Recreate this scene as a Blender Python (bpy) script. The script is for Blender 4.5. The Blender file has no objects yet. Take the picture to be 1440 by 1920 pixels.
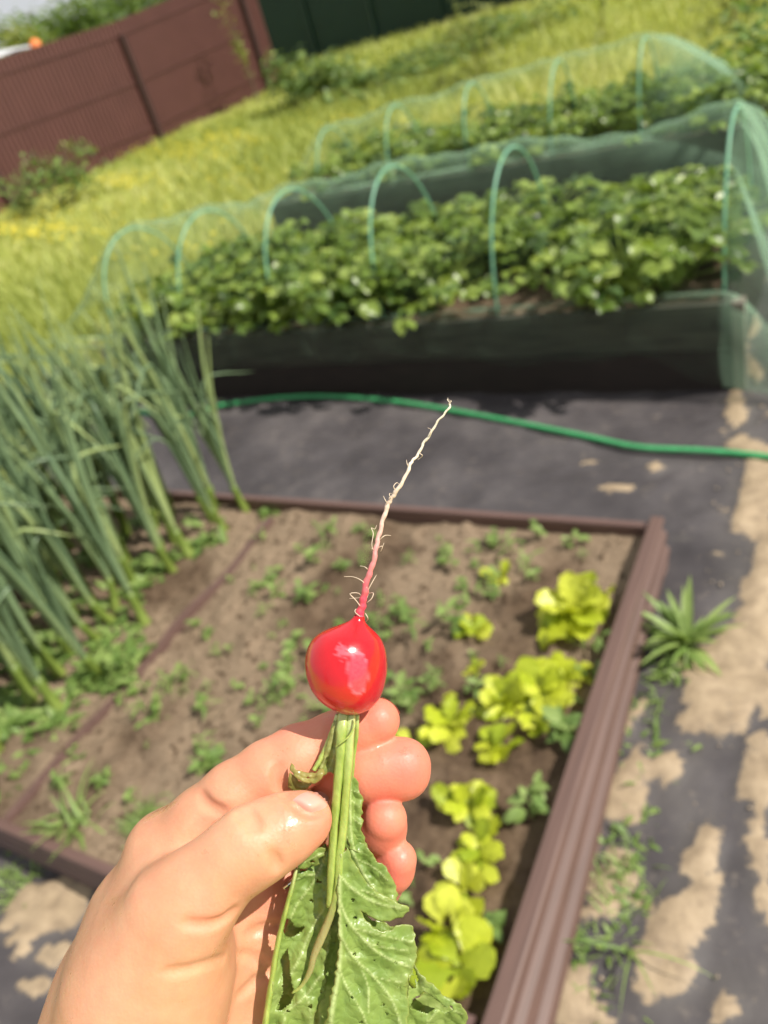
import bpy, math, random
import numpy as np
from mathutils import Vector, Matrix
from mathutils.geometry import delaunay_2d_cdt
random.seed(4); rng = np.random.default_rng(4)
PI = math.pi
scene = bpy.context.scene

# ------------------------------------------------------------------ camera
FPX = 1495.0; CX, CY = 720.0, 960.0; H = 1.5
def _cd(x, y): return np.array([x-CX, -(y-CY), -FPX])
_Y = _cd(1698, -370); _Y /= np.linalg.norm(_Y)
_X = -_cd(-1815, 776); _X -= _X.dot(_Y)*_Y; _X /= np.linalg.norm(_X)
R = np.array([_X, _Y, np.cross(_X, _Y)])          # camera axes -> world
EYE = np.array([0, 0, H])
cam = bpy.data.cameras.new('camera'); cam_o = bpy.data.objects.new('camera', cam)
scene.collection.objects.link(cam_o); scene.camera = cam_o
M4 = np.eye(4); M4[:3, :3] = R; M4[:3, 3] = EYE
cam_o.matrix_world = Matrix(M4.tolist())
cam.sensor_fit = 'VERTICAL'; cam.sensor_height = 36; cam.sensor_width = 27
cam.lens = FPX/1920*36; cam.clip_start = 0.01; cam.clip_end = 800
cam.dof.use_dof = True; cam.dof.focus_distance = 0.243; cam.dof.aperture_fstop = 11.0; cam.dof.aperture_blades = 0

def g(x, y, z=0.0):
    "ground point seen at a pixel of the photograph, at height z"
    d = R @ _cd(x, y); return EYE + d*(z-H)/d[2]
def P(x, y, D):
    "point at depth D (m) along the view axis"
    return EYE + R @ np.array([(x-CX)/FPX*D, -(y-CY)/FPX*D, -D])
def proj(V):
    q = (V-EYE) @ R
    return CX+FPX*q[:, 0]/-q[:, 2], CY-FPX*q[:, 1]/-q[:, 2]

# ------------------------------------------------------------------ light
SUN = np.array([0.64, 0.13, 0.76]); SUN /= np.linalg.norm(SUN)
world = bpy.data.worlds.new('World'); scene.world = world; world.use_nodes = True
wn = world.node_tree; wn.nodes.clear()
out = wn.nodes.new('ShaderNodeOutputWorld'); bg = wn.nodes.new('ShaderNodeBackground')
sky = wn.nodes.new('ShaderNodeTexSky'); sky.sky_type = 'NISHITA'; sky.sun_disc = False
sky.sun_elevation = math.asin(SUN[2]); sky.sun_rotation = math.atan2(SUN[0], SUN[1])
sky.air_density = 1.2; sky.dust_density = 2.0
mixw = wn.nodes.new('ShaderNodeMixRGB'); nz = wn.nodes.new('ShaderNodeTexNoise'); rmp = wn.nodes.new('ShaderNodeValToRGB')
tc = wn.nodes.new('ShaderNodeTexCoord'); nz.inputs['Scale'].default_value = 2.3; nz.inputs['Detail'].default_value = 6
rmp.color_ramp.elements[0].position = 0.30; rmp.color_ramp.elements[1].position = 0.44
wn.links.new(tc.outputs['Generated'], nz.inputs['Vector']); wn.links.new(nz.outputs['Fac'], rmp.inputs['Fac'])
wn.links.new(rmp.outputs['Color'], mixw.inputs['Fac']); wn.links.new(sky.outputs['Color'], mixw.inputs['Color1'])
mixw.inputs['Color2'].default_value = (10.5, 10.8, 11.2, 1)
wn.links.new(mixw.outputs['Color'], bg.inputs['Color']); bg.inputs['Strength'].default_value = 0.05
wn.links.new(bg.outputs[0], out.inputs['Surface'])
sl = bpy.data.lights.new('sun', 'SUN'); sl.energy = 5.0; sl.angle = math.radians(0.53); sl.color = (1.0, 0.95, 0.87)
so = bpy.data.objects.new('sun', sl); scene.collection.objects.link(so)
so.rotation_euler = Vector(SUN).to_track_quat('Z', 'Y').to_euler(); so.location = (6, 3, 9)
scene.view_settings.view_transform = 'Standard'; scene.view_settings.look = 'None'
scene.view_settings.exposure = 0.3; scene.view_settings.gamma = 1
scene.render.engine = 'CYCLES'
scene.cycles.use_denoising = True; scene.cycles.max_bounces = 8; scene.cycles.transparent_max_bounces = 24
scene.cycles.use_adaptive_sampling = True; scene.cycles.adaptive_threshold = 0.02

# ------------------------------------------------------------------ helpers
def hsh(ix, iy, iz, s):
    n = (ix*73856093) ^ (iy*19349663) ^ (iz*83492791) ^ (s*2654435)
    n = (n ^ (n >> 13))*1274126177 & 0x7fffffff
    return ((n ^ (n >> 16)) & 0xffff)/65535.0
def vnoise(p, s=0):
    p = np.asarray(p, float); i = np.floor(p).astype(np.int64); f = p-i; f = f*f*(3-2*f); r = 0
    for a in (0, 1):
        for b in (0, 1):
            for c in (0, 1):
                w = (f[:, 0] if a else 1-f[:, 0])*(f[:, 1] if b else 1-f[:, 1])*(f[:, 2] if c else 1-f[:, 2])
                r = r + w*hsh(i[:, 0]+a, i[:, 1]+b, i[:, 2]+c, s)
    return r
def fbm(p, sc, o=4, s=0):
    r = 0; a = 1; t = 0; p = np.asarray(p, float)*sc
    for k in range(o):
        r = r+a*vnoise(p*2**k+7.3*k, s+k); t += a; a *= .5
    return r/t
def sst(x, a, b):
    t = np.clip((x-a)/(b-a), 0, 1); return t*t*(3-2*t)

def tag(o, label=None, cat=None, group=None, kind=None):
    if label: o['label'] = label
    if cat: o['category'] = cat
    if group: o['group'] = group
    if kind: o['kind'] = kind
    return o
def link(o, parent=None):
    scene.collection.objects.link(o)
    if parent: o.parent = parent
    return o
def empty(name, loc=(0, 0, 0), rz=0.0):
    o = bpy.data.objects.new(name, None); o.empty_display_size = .05
    o.location = Vector(loc); o.rotation_euler = (0, 0, rz); return link(o)
class Bag:
    def __init__(s): s.V = []; s.F = []; s.n = 0; s.C = []; s.M = []
    def add(s, V, F, c=0.5, m=0):
        V = np.asarray(V, float); s.V.append(V); s.F.extend([tuple(i+s.n for i in f) for f in F]); s.n += len(V)
        s.C.append(np.full(len(V), c) if np.isscalar(c) else np.asarray(c, float)); s.M.extend([m]*len(F)); return s
    def build(s, name, mats, parent=None, smooth=True):
        return mk(name, np.vstack(s.V), s.F, mats, parent, smooth, {'tint': np.concatenate(s.C)}, s.M)
def mk(name, V, F, mats=None, parent=None, smooth=True, attrs=None, midx=None):
    me = bpy.data.meshes.new(name); V = np.asarray(V, np.float64)
    if isinstance(F, np.ndarray):
        me.vertices.add(len(V)); me.vertices.foreach_set('co', V.ravel())
        k = F.shape[1]; me.loops.add(F.size); me.loops.foreach_set('vertex_index', F.ravel().astype(np.int32))
        me.polygons.add(len(F)); me.polygons.foreach_set('loop_start', np.arange(0, F.size, k, dtype=np.int32))
        me.update(calc_edges=True)
    else:
        me.from_pydata(V.tolist(), [], F)
    for m in (mats if isinstance(mats, (list, tuple)) else [mats]):
        if m: me.materials.append(m)
    if midx is not None and any(midx): me.polygons.foreach_set('material_index', np.array(midx, np.int32))
    if smooth: me.polygons.foreach_set('use_smooth', np.ones(len(me.polygons), bool))
    for k, a in (attrs or {}).items():
        at = me.attributes.new(k, 'FLOAT', 'POINT'); at.data.foreach_set('value', np.asarray(a, np.float32))
    me.update()
    return link(bpy.data.objects.new(name, me), parent)
def copy_tree(o, parent=None):
    c = o.copy(); scene.collection.objects.link(c); c.parent = parent
    for ch in list(o.children): copy_tree(ch, c)
    return c

def frames(pts):
    pts = np.asarray(pts, float); T = np.gradient(pts, axis=0); T /= np.linalg.norm(T, axis=1)[:, None]+1e-12
    n = np.cross(T[0], [0.13, 0.31, 0.94]); n /= np.linalg.norm(n); N = []
    for t in T:
        n = n-t*n.dot(t); n /= np.linalg.norm(n)+1e-12; N.append(n)
    N = np.array(N); return T, N, np.cross(T, N)
def smoothpts(pts, n, cols=None):
    "Catmull-Rom resample; works on any number of columns"
    p = np.asarray(pts, float); q = np.vstack([2*p[0]-p[1], p, 2*p[-1]-p[-2]]); u = np.linspace(0, len(p)-1-1e-6, n)
    i = u.astype(int); t = (u-i)[:, None]; a, b, c, d = q[i], q[i+1], q[i+2], q[i+3]
    return .5*((2*b)+(c-a)*t+(2*a-5*b+4*c-d)*t*t+(3*b-a-3*c+d)*t**3)
def tube(pts, r, n=8, cap=True):
    pts = np.asarray(pts, float); m = len(pts); r = np.broadcast_to(np.asarray(r, float), (m,))
    T, N, B = frames(pts); a = np.arange(n)*2*PI/n
    V = (pts[:, None, :]+r[:, None, None]*(np.cos(a)[None, :, None]*N[:, None, :]+np.sin(a)[None, :, None]*B[:, None, :])).reshape(-1, 3)
    F = [(i*n+j, i*n+(j+1) % n, (i+1)*n+(j+1) % n, (i+1)*n+j) for i in range(m-1) for j in range(n)]
    if cap: F += [tuple(range(n))[::-1], tuple((m-1)*n+j for j in range(n))]
    return V, F
def box(x0, x1, y0, y1, z0, z1):
    V = [(x, y, z) for x in (x0, x1) for y in (y0, y1) for z in (z0, z1)]
    return V, [(0, 1, 3, 2), (4, 6, 7, 5), (0, 4, 5, 1), (2, 3, 7, 6), (0, 2, 6, 4), (1, 5, 7, 3)]
def extrude(profile, A, B, side):
    "profile [(outward, up)] extruded from A to B; side = outward unit vector"
    A, B, side = (np.asarray(v, float) for v in (A, B, side)); up = np.array([0, 0, 1.0]); V = []; n = len(profile)
    K = max(2, int(np.linalg.norm(B-A)/.08)+1)
    for t in np.linspace(0, 1, K): V += [A+(B-A)*t+side*o+up*u for o, u in profile]
    F = [(k*n+j, k*n+(j+1) % n, (k+1)*n+(j+1) % n, (k+1)*n+j) for k in range(K-1) for j in range(n)]
    F += [tuple(range(n))[::-1], tuple((K-1)*n+j for j in range(n))]
    return np.array(V), F
def rot(az, el, roll=0.0):
    "matrix: local +Y -> direction with azimuth az, elevation el; local +Z stays up-ish"
    return np.array((Matrix.Rotation(az, 3, 'Z') @ Matrix.Rotation(el, 3, 'X') @ Matrix.Rotation(roll, 3, 'Y')))
def blade(L, W, n=6, nx=2, prof='leaf', fold=.15, bend=.6, ruffle=0.0, seed=0):
    "leaf along +Y with normal +Z; returns V, F"
    t = np.linspace(0, 1, n+1)
    if prof == 'leaf': w = np.sin(PI*t**.8)**.8
    elif prof == 'ovate': w = np.sin(PI*np.clip(t, 0, 1)**1.15)**.6
    elif prof == 'lettuce': w = .16+.9*sst(t, .1, .65)*(1-t**7)**.5
    else: w = (1-t)**.6*(.7+.3*np.sin(PI*t))+.02
    w = w*W/2; ang = -bend*t*1.6; y = np.concatenate([[0], np.cumsum(np.cos((ang[1:]+ang[:-1])/2))])*L/n
    z = np.concatenate([[0], np.cumsum(np.sin((ang[1:]+ang[:-1])/2))])*L/n
    V = []
    for i in range(n+1):
        for j in range(nx+1):
            u = 2*j/nx-1
            r = ruffle*W*abs(u)*math.sin(i*2.1+j*1.7+seed*3.1)
            V.append((u*w[i], y[i]-(.12*L*abs(u)*w[i]/W if prof == 'ovate' else 0), z[i]+abs(u)*w[i]*fold*2+r))
    F = [(i*(nx+1)+j, i*(nx+1)+j+1, (i+1)*(nx+1)+j+1, (i+1)*(nx+1)+j) for i in range(n) for j in range(nx)]
    return np.array(V), F

# ------------------------------------------------------------------ materials
def mat(name):
    m = bpy.data.materials.new(name); m.use_nodes = True; nt = m.node_tree
    b = nt.nodes['Principled BSDF']; return m, nt, b
def nd(nt, t, **kw):
    n = nt.nodes.new(t)
    for k, v in kw.items():
        if k.startswith('_'): setattr(n, k[1:], v)
        else: n.inputs[k.replace('__', ' ')].default_value = v
    return n
def ramp(nt, fac, stops):
    r = nt.nodes.new('ShaderNodeValToRGB'); e = r.color_ramp.elements
    while len(e) < len(stops): e.new(0.5)
    for i, (p, c) in enumerate(stops): e[i].position = p; e[i].color = (*c, 1)
    nt.links.new(fac, r.inputs['Fac']); return r.outputs['Color']
def mixc(nt, fac, a, b, mode='MIX'):
    m = nt.nodes.new('ShaderNodeMixRGB'); m.blend_type = mode
    for s, v in ((m.inputs['Fac'], fac), (m.inputs['Color1'], a), (m.inputs['Color2'], b)):
        if hasattr(v, 'links'): nt.links.new(v, s)
        elif isinstance(v, tuple): s.default_value = (*v, 1)
        else: s.default_value = v
    return m.outputs['Color']
def bump(nt, b, h, strength=.3, dist=.01):
    n = nt.nodes.new('ShaderNodeBump'); n.inputs['Strength'].default_value = strength; n.inputs['Distance'].default_value = dist
    nt.links.new(h, n.inputs['Height']); nt.links.new(n.outputs[0], b.inputs['Normal']); return n
def noise(nt, scale, detail=4, rough=.55, vec=None, stretch=None):
    t = nt.nodes.new('ShaderNodeTexCoord'); n = nd(nt, 'ShaderNodeTexNoise', Scale=scale, Detail=detail, Roughness=rough)
    src = t.outputs['Object']
    if stretch:
        mp = nt.nodes.new('ShaderNodeMapping'); mp.inputs['Scale'].default_value = stretch; nt.links.new(src, mp.inputs['Vector']); src = mp.outputs['Vector']
    nt.links.new(src, n.inputs['Vector']); return n.outputs['Fac']
def attr(nt, name):
    a = nt.nodes.new('ShaderNodeAttribute'); a.attribute_name = name; return a.outputs['Fac']
def simple(name, col, rough=.5, var=.25, scale=30, bmp=.2, bd=.004, metal=0, stretch=None, spec=.5):
    m, nt, b = mat(name); n = noise(nt, scale, stretch=stretch)
    c = ramp(nt, n, [(.25, tuple(x*(1-var) for x in col)), (.75, tuple(min(1, x*(1+var)) for x in col))])
    nt.links.new(c, b.inputs['Base Color']); b.inputs['Roughness'].default_value = rough; b.inputs['Metallic'].default_value = metal
    b.inputs['Specular IOR Level'].default_value = spec
    if bmp: bump(nt, b, n, bmp, bd)
    return m
def foliage(name, dark, mid, light, rough=.42, trans=.35, spec=.5, objvar=.0):
    m, nt, b = mat(name); c = ramp(nt, attr(nt, 'tint'), [(0, dark), (.5, mid), (1, light)])
    n = noise(nt, 60, 3); c = mixc(nt, n, c, mixc(nt, 1.0, c, (.62, .66, .5), 'MULTIPLY'))
    nt.links.new(c, b.inputs['Base Color']); b.inputs['Roughness'].default_value = rough; b.inputs['Specular IOR Level'].default_value = spec
    tr = nt.nodes.new('ShaderNodeBsdfTranslucent'); tcx = mixc(nt, 1.0, c, (1.45, 1.4, .7), 'MULTIPLY'); nt.links.new(tcx, tr.inputs['Color'])
    mx = nt.nodes.new('ShaderNodeMixShader'); mx.inputs[0].default_value = trans
    nt.links.new(b.outputs[0], mx.inputs[1]); nt.links.new(tr.outputs[0], mx.inputs[2])
    nt.links.new(mx.outputs[0], nt.nodes['Material Output'].inputs['Surface']); return m

M_straw = foliage('strawberry_leaf', (.07, .13, .03), (.22, .32, .055), (.44, .53, .13), rough=.34, trans=.32)
M_onion = foliage('onion_leaf', (.12, .19, .11), (.24, .34, .19), (.44, .53, .23), rough=.38, trans=.18)
M_onionb = foliage('onion_base', (.17, .25, .05), (.27, .35, .07), (.42, .46, .16), rough=.4, trans=.25)
M_lett = foliage('lettuce_leaf', (.38, .48, .03), (.64, .70, .045), (.80, .82, .12), rough=.4, trans=.35)
M_weed = foliage('weed_leaf', (.10, .17, .045), (.20, .31, .08), (.37, .48, .16), rough=.5, trans=.3)
M_shrub = foliage('shrub_leaf', (.07, .12, .03), (.15, .24, .055), (.30, .38, .10), rough=.5, trans=.25)
M_ylw = foliage('pale_shrub_leaf', (.12, .15, .03), (.24, .27, .06), (.42, .44, .12), rough=.5, trans=.3)
M_grass = foliage('grass_blade', (.30, .36, .08), (.52, .56, .17), (.76, .72, .34), rough=.6, trans=.3)
M_dand = simple('yellow_petal', (.80, .66, .05), .6, .1)
M_white = simple('white_glint_petal', (.8, .8, .74), .6, .08)
M_bark = simple('bark', (.13, .09, .06), .85, .4, 40, .5)
M_brownfence = simple('brown_metal', (.112, .047, .041), .42, .10, 3, 0)
M_fencepost = simple('brown_post', (.05, .022, .018), .85, .1, 5, 0)
M_greenfence = simple('dark_green_metal', (.008, .035, .022), .5, .12, 3, 0)
M_board = simple('brown_composite', (.118, .068, .054), .55, .3, 8, .12, .001, stretch=(30, .6, 30))
M_boardx = simple('brown_composite_across', (.125, .072, .060), .5, .3, 8, .12, .001, stretch=(.6, 30, 30))
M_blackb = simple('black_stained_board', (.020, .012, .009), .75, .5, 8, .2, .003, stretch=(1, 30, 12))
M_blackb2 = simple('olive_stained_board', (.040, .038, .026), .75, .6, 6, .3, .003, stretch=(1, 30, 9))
M_grey = simple('weathered_board', (.17, .155, .12), .8, .3, 12, .3, .002, stretch=(20, 20, 1))
M_hoop = simple('green_plastic', (.19, .43, .28), .35, .12, 20, 0)
M_hose = simple('green_hose', (.06, .36, .13), .38, .18, 25, .1)
M_steel = simple('steel', (.7, .7, .7), .15, .05, 30, 0, metal=1)

def soil_mat():
    m, nt, b = mat('garden_soil'); n = noise(nt, 9, 6, .65); n2 = noise(nt, 60, 5, .7)
    c = ramp(nt, n, [(.3, (.068, .043, .027)), (.5, (.135, .090, .056)), (.72, (.235, .165, .108))])
    c = mixc(nt, attr(nt, 'dry'), c, (.30, .222, .148))
    c = mixc(nt, ramp(nt, n2, [(.35, (0, 0, 0)), (.7, (.6, .6, .6))]), c, mixc(nt, 1.0, c, (.55, .5, .48), 'MULTIPLY'))
    nt.links.new(c, b.inputs['Base Color']); b.inputs['Roughness'].default_value = .9; b.inputs['Specular IOR Level'].default_value = .2
    bump(nt, b, n2, .9, .016); return m
def path_mat():
    m, nt, b = mat('weed_fabric_and_sand'); n = noise(nt, 2.6, 6, .6); n2 = noise(nt, 26, 5, .7); n3 = noise(nt, 260, 2)
    c = ramp(nt, n, [(.3, (.036, .031, .033)), (.52, (.068, .060, .062)), (.75, (.13, .115, .112))])
    s = ramp(nt, n2, [(.3, (.21, .155, .10)), (.55, (.35, .265, .17)), (.8, (.46, .36, .24))])
    c = mixc(nt, ramp(nt, n2, [(.58, (0, 0, 0)), (.78, (.35, .35, .35))]), c, (.34, .28, .22))
    c = mixc(nt, mixc(nt, 1.0, attr(nt, 'dust'), (.36, .36, .36), 'MULTIPLY'), c, (.135, .122, .108))
    nf = noise(nt, 75, 6, .75); sm_ = nt.nodes.new('ShaderNodeMath'); sm_.operation = 'MULTIPLY_ADD'; sm_.inputs[1].default_value = 1.9; nt.links.new(nf, sm_.inputs[0])
    sa = nt.nodes.new('ShaderNodeMath'); sa.operation = 'ADD'; sa.inputs[1].default_value = -.95; nt.links.new(attr(nt, 'sand'), sa.inputs[0]); nt.links.new(sa.outputs[0], sm_.inputs[2])
    c = mixc(nt, ramp(nt, sm_.outputs[0], [(.26, (0, 0, 0)), (.52, (1, 1, 1))]), c, s)
    nt.links.new(c, b.inputs['Base Color']); b.inputs['Roughness'].default_value = .55; b.inputs['Specular IOR Level'].default_value = .35
    h = mixc(nt, .35, n2, n3); bump(nt, b, h, .45, .006); return m
def lawn_mat():
    m, nt, b = mat('lawn_ground'); n = noise(nt, .5, 6, .65); n2 = noise(nt, 7, 4)
    c = ramp(nt, n, [(.3, (.30, .36, .08)), (.5, (.50, .53, .17)), (.72, (.68, .64, .31))])
    c = mixc(nt, ramp(nt, n2, [(.4, (0, 0, 0)), (.7, (.5, .5, .5))]), c, (.13, .17, .03))
    nt.links.new(c, b.inputs['Base Color']); b.inputs['Roughness'].default_value = .95; bump(nt, b, n2, .6, .03); return m
def net_mat(name='insect_net', cover=.03, col=(.36, .55, .38)):
    m, nt, b = mat(name)
    t = nt.nodes.new('ShaderNodeBsdfTransparent'); d = nd(nt, 'ShaderNodeBsdfDiffuse', Color=(*col, 1)); tl = nd(nt, 'ShaderNodeBsdfTranslucent', Color=(*col, 1))
    a = nt.nodes.new('ShaderNodeMixShader'); a.inputs[0].default_value = .5; nt.links.new(d.outputs[0], a.inputs[1]); nt.links.new(tl.outputs[0], a.inputs[2])
    lw = nd(nt, 'ShaderNodeLayerWeight', Blend=.35); n = noise(nt, 7, 3)
    mm = nt.nodes.new('ShaderNodeMath'); mm.operation = 'MULTIPLY_ADD'; mm.inputs[1].default_value = .62; mm.inputs[2].default_value = cover
    pw = nt.nodes.new('ShaderNodeMath'); pw.operation = 'POWER'; pw.inputs[1].default_value = 2.6; nt.links.new(lw.outputs['Facing'], pw.inputs[0]); nt.links.new(pw.outputs[0], mm.inputs[0])
    m2 = nt.nodes.new('ShaderNodeMath'); m2.operation = 'MULTIPLY_ADD'; m2.inputs[1].default_value = .10; nt.links.new(n, m2.inputs[0]); nt.links.new(mm.outputs[0], m2.inputs[2])
    m3 = nt.nodes.new('ShaderNodeMath'); m3.operation = 'SUBTRACT'; m3.inputs[1].default_value = .05; m4 = nt.nodes.new('ShaderNodeMath'); m4.operation = 'ADD'; nt.links.new(m2.outputs[0], m4.inputs[0]); nt.links.new(attr(nt, 'dens'), m4.inputs[1]); m3.use_clamp = True; nt.links.new(m4.outputs[0], m3.inputs[0])
    x = nt.nodes.new('ShaderNodeMixShader'); nt.links.new(m3.outputs[0], x.inputs[0]); nt.links.new(t.outputs[0], x.inputs[1]); nt.links.new(a.outputs[0], x.inputs[2])
    nt.links.new(x.outputs[0], nt.nodes['Material Output'].inputs['Surface']); return m
M_soil, M_path, M_lawn, M_net = soil_mat(), path_mat(), lawn_mat(), net_mat()

# ------------------------------------------------------------------ ground
def gridmesh(x0, x1, y0, y1, step, zf):
    xs = np.arange(x0, x1+step*.5, step); ys = np.arange(y0, y1+step*.5, step); X, Y = np.meshgrid(xs, ys)
    V = np.stack([X.ravel(), Y.ravel(), np.zeros(X.size)], 1); V[:, 2] = zf(V)
    nx, ny = len(xs), len(ys); i = (np.arange(ny-1)[:, None]*nx+np.arange(nx-1)[None, :]).ravel()
    return V, np.stack([i, i+1, i+nx+1, i+nx], 1)
V = np.array([(-250, -60, -.02), (250, -60, -.02), (250, 400, -.02), (-250, 400, -.02)], float)
tag(mk('ground', V, [(0, 1, 2, 3)], M_lawn, smooth=False), kind='structure')

BX0, BX1, BY0, BY1 = -3.15, -.425, .41, 1.73     # lettuce and onion bed
TX0, TX1, TY0, TY1 = -3.35, -.39, 2.66, 3.66     # near strawberry bed
UX0, UX1, UY0, UY1 = -3.6, .55, 4.60, 5.60      # far strawberry bed
SANDPX = [(1400, 620, 16, 100), (1395, 780, 22, 80), (1430, 1000, 45, 120), (1400, 1080, 45, 70), (1385, 1180, 40, 60), (1330, 1290, 60, 70), (1400, 1250, 50, 60),
          (1300, 1250, 40, 40), (1300, 1370, 50, 40), (1420, 1480, 30, 60), (1270, 1450, 40, 50), (1290, 1600, 22, 130), (1330, 1600, 16, 90), (1240, 1820, 60, 80), (1290, 1700, 45, 70),
          (1390, 1880, 55, 70), (1425, 1650, 18, 80), (1180, 1500, 30, 60), (1150, 1750, 30, 120), (1120, 1900, 40, 60), (1200, 1400, 25, 60), (1415, 1560, 14, 60),
          (1100, 870, 22, 6), (1080, 917, 22, 5), (1150, 917, 30, 4), (1235, 880, 14, 8), (1360, 960, 8, 10), (1280, 1010, 20, 5), (1350, 1040, 14, 8),
          (60, 1730, 70, 20), (130, 1700, 40, 30), (20, 1690, 40, 30), (100, 1790, 50, 18), (80, 1850, 35, 12), (30, 1760, 30, 10)]
def build_path():
    def zf(V):
        w = fbm(V*[1, 1, 0], 1.6, 3, 3); r = fbm(V*[1, 2.5, 0], 5, 3, 9)
        return .010+.022*(w-.5)+.012*(1-np.abs(2*r-1))**3
    V, F = gridmesh(-4.6, 1.6, -.9, 6.6, .018, zf)
    px, py = proj(V); n = fbm(V*[1, 1, 0], 9, 5, 21)-.5; n2 = fbm(V*[1, .45, 0], 16, 4, 31)-.5
    s = np.full(len(V), -9.0)
    for (a, b, rx, ry) in SANDPX:
        s = np.maximum(s, 1-np.sqrt(((px-a)/rx)**2+((py-b)/ry)**2)*.75)
    away = (px > 1500) | (py > 1960) | (px < -60)
    s = np.where(away, .1+1.6*(fbm(V*[1, 1, 0], 2.2, 3, 5)-.5), s)
    dust = sst(s+1.6*n+.8*n2, -.9, .7)*sst(px, 1050, 1260)+sst(s+1.4*n, -.6, .6)*sst(400-px, 0, 200); dust = np.clip(dust, 0, 1)
    sand = sst(s+2.9*n+3.0*n2-.10, .14, .36)*(.62+.38*sst(fbm(V*[1, 1, 0], 34, 3, 61), .35, .6))
    V[:, 2] += sand*(.004+.012*(n2+.5))
    d = np.clip((V[:, 0]+4.6)/.3, 0, 1)*np.clip((6.6-V[:, 1])/.3, 0, 1); V[:, 2] -= .03*(1-d)
    tag(mk('path', V, F, M_path, attrs={'sand': sand, 'dust': dust}), kind='structure')
build_path()
def grit():
    b = Bag(); ico = np.array([(1, 0, 0), (-1, 0, 0), (0, 1, 0), (0, -1, 0), (0, 0, 1), (0, 0, -1)], float); FI = [(0, 2, 4), (2, 1, 4), (1, 3, 4), (3, 0, 4), (2, 0, 5), (1, 2, 5), (3, 1, 5), (0, 3, 5)]
    M = simple('sandy_grit', (.34, .27, .19), .85, .4, 120, .2)
    for i in range(1500):
        x, y = rng.uniform(-.36, .35), rng.uniform(.3, 3.2); r = .0012+.006*rng.random()**5
        b.add(ico*r*rng.uniform(.6, 1.3, (6, 3))+[x, y, .018+r*.3], FI)
    tag(b.build('gravel', M), 'loose sandy grit scattered over the right hand path', 'gravel', kind='stuff')
grit()
def clods():
    b = Bag(); ico = np.array([(1, 0, 0), (-1, 0, 0), (0, 1, 0), (0, -1, 0), (0, 0, 1), (0, 0, -1)], float); FI = [(0, 2, 4), (2, 1, 4), (1, 3, 4), (3, 0, 4), (2, 0, 5), (1, 2, 5), (3, 1, 5), (0, 3, 5)]
    n = 5200; x = rng.uniform(BX0+.04, BX1-.07, n); y = rng.uniform(BY0+.05, BY1-.05, n); z = soilz(np.stack([x, y, 0*x], 1)); r = .0022+.0075*rng.random(n)**4
    for i in range(n):
        b.add(ico*r[i]*rng.uniform(.6, 1.3, (6, 3))+[x[i], y[i], z[i]+r[i]*.25], FI)
    tag(b.build('soil_clods', M_soil), 'small crumbs and clods of dry soil strewn over the bed', 'soil clods', kind='stuff')
def soilz(V, base=.098, amp=.022, seed=40):
    a = fbm(V*[1, 1, 0], 5, 3, seed); b = fbm(V*[1, 1, 0], 26, 4, seed+5)
    return base+amp*(a-.5)*2+.030*(np.maximum(b-.5, 0)**1.3)*2.2+.007*(fbm(V*[1, 1, 0], 80, 2, seed+9)-.5)
V, F = gridmesh(BX0+.01, BX1-.034, BY0+.018, BY1-.018, .009, soilz)
dry = sst(fbm(V*[1, 1, 0], 3.1, 4, 77)+.22*sst(V[:, 1], 1.35, 1.7)+.22*sst(V[:, 0], -.62, -.48)+.24*sst(-V[:, 0], 1.0, 1.5)-.06, .52, .74)
tag(mk('soil', V, F, M_soil, attrs={'dry': dry}), kind='structure')
clods()
def SZ(x, y): return float(soilz(np.array([[x, y, 0.]]))[0])

# ------------------------------------------------------------------ composite lettuce bed frame
def ribprof(hh, t=.028, n=4, d=.006, lean=0.0):
    p = [(-t, 0), (0, 0)]
    for k in range(n):
        z0 = hh*(k+.0)/n; z1 = hh*(k+1.)/n; e = (z1-z0)
        p += [(0, z0+e*.10), (-d, z0+e*.22), (-d, z0+e*.62), (0, z0+e*.74)]
    p = p+[(0, hh-.003), (-.003, hh), (-t+.003, hh), (-t, hh-.003)]
    return [(o+lean*(1-z/hh), z) for o, z in p]
bed = tag(empty('garden_bed_frame', ((BX0+BX1)/2, BY0, 0)), 'low brown ribbed composite frame around the lettuce and onion soil', 'bed frame')
def child(name, V, F, m, parent, **k):
    o = mk(name, np.asarray(V)-np.array(parent.location), F, m, parent, **k); return o
def flat(V, F): return V, F
Vs, Fs = extrude(ribprof(.158, .034, 3, .013, 0), (BX1, BY0-.3, 0), (BX1, BY1, 0), (1, 0, 0)); lean = np.interp(Vs[:, 1], [BY0, BY1], [.062, .012])
Vs[:, 0] += lean*(1-Vs[:, 2]/.158)+np.interp(Vs[:, 1], [BY0, BY1], [.008, -.008])+.002*np.sin(Vs[:, 1]*4); child('side_board', Vs, Fs, M_board, bed, smooth=False)
child('side_board', *extrude(ribprof(.14, .024), (BX1-.040, BY1, 0), (BX0, BY1, 0), (0, 1, 0)), M_boardx, bed, smooth=False)
child('side_board', *extrude(ribprof(.145, .024), (BX0, BY0, 0), (BX1-.040, BY0, 0), (0, -1, 0)), M_boardx, bed, smooth=False)
child('side_board', *extrude(ribprof(.14, .024), (BX0, BY0+.026, 0), (BX0, BY1-.026, 0), (-1, 0, 0)), M_board, bed, smooth=False)
dv = np.array([(-1.705+.006*math.sin(k*.9), BY0+.03+k*.06, .1) for k in range(21)])
Vd = []; 
for k, p in enumerate(dv):
    top = .114+.006*math.sin(k*.7)
    Vd += [(p[0]-.012, p[1], .02), (p[0]+.012, p[1], .02), (p[0]+.012, p[1], top), (p[0]-.012, p[1], top)]
Fd = [(k*4+j, k*4+(j+1) % 4, k*4+4+(j+1) % 4, k*4+4+j) for k in range(20) for j in range(4)]+[(3, 2, 1, 0), (80, 81, 82, 83)]
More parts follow.
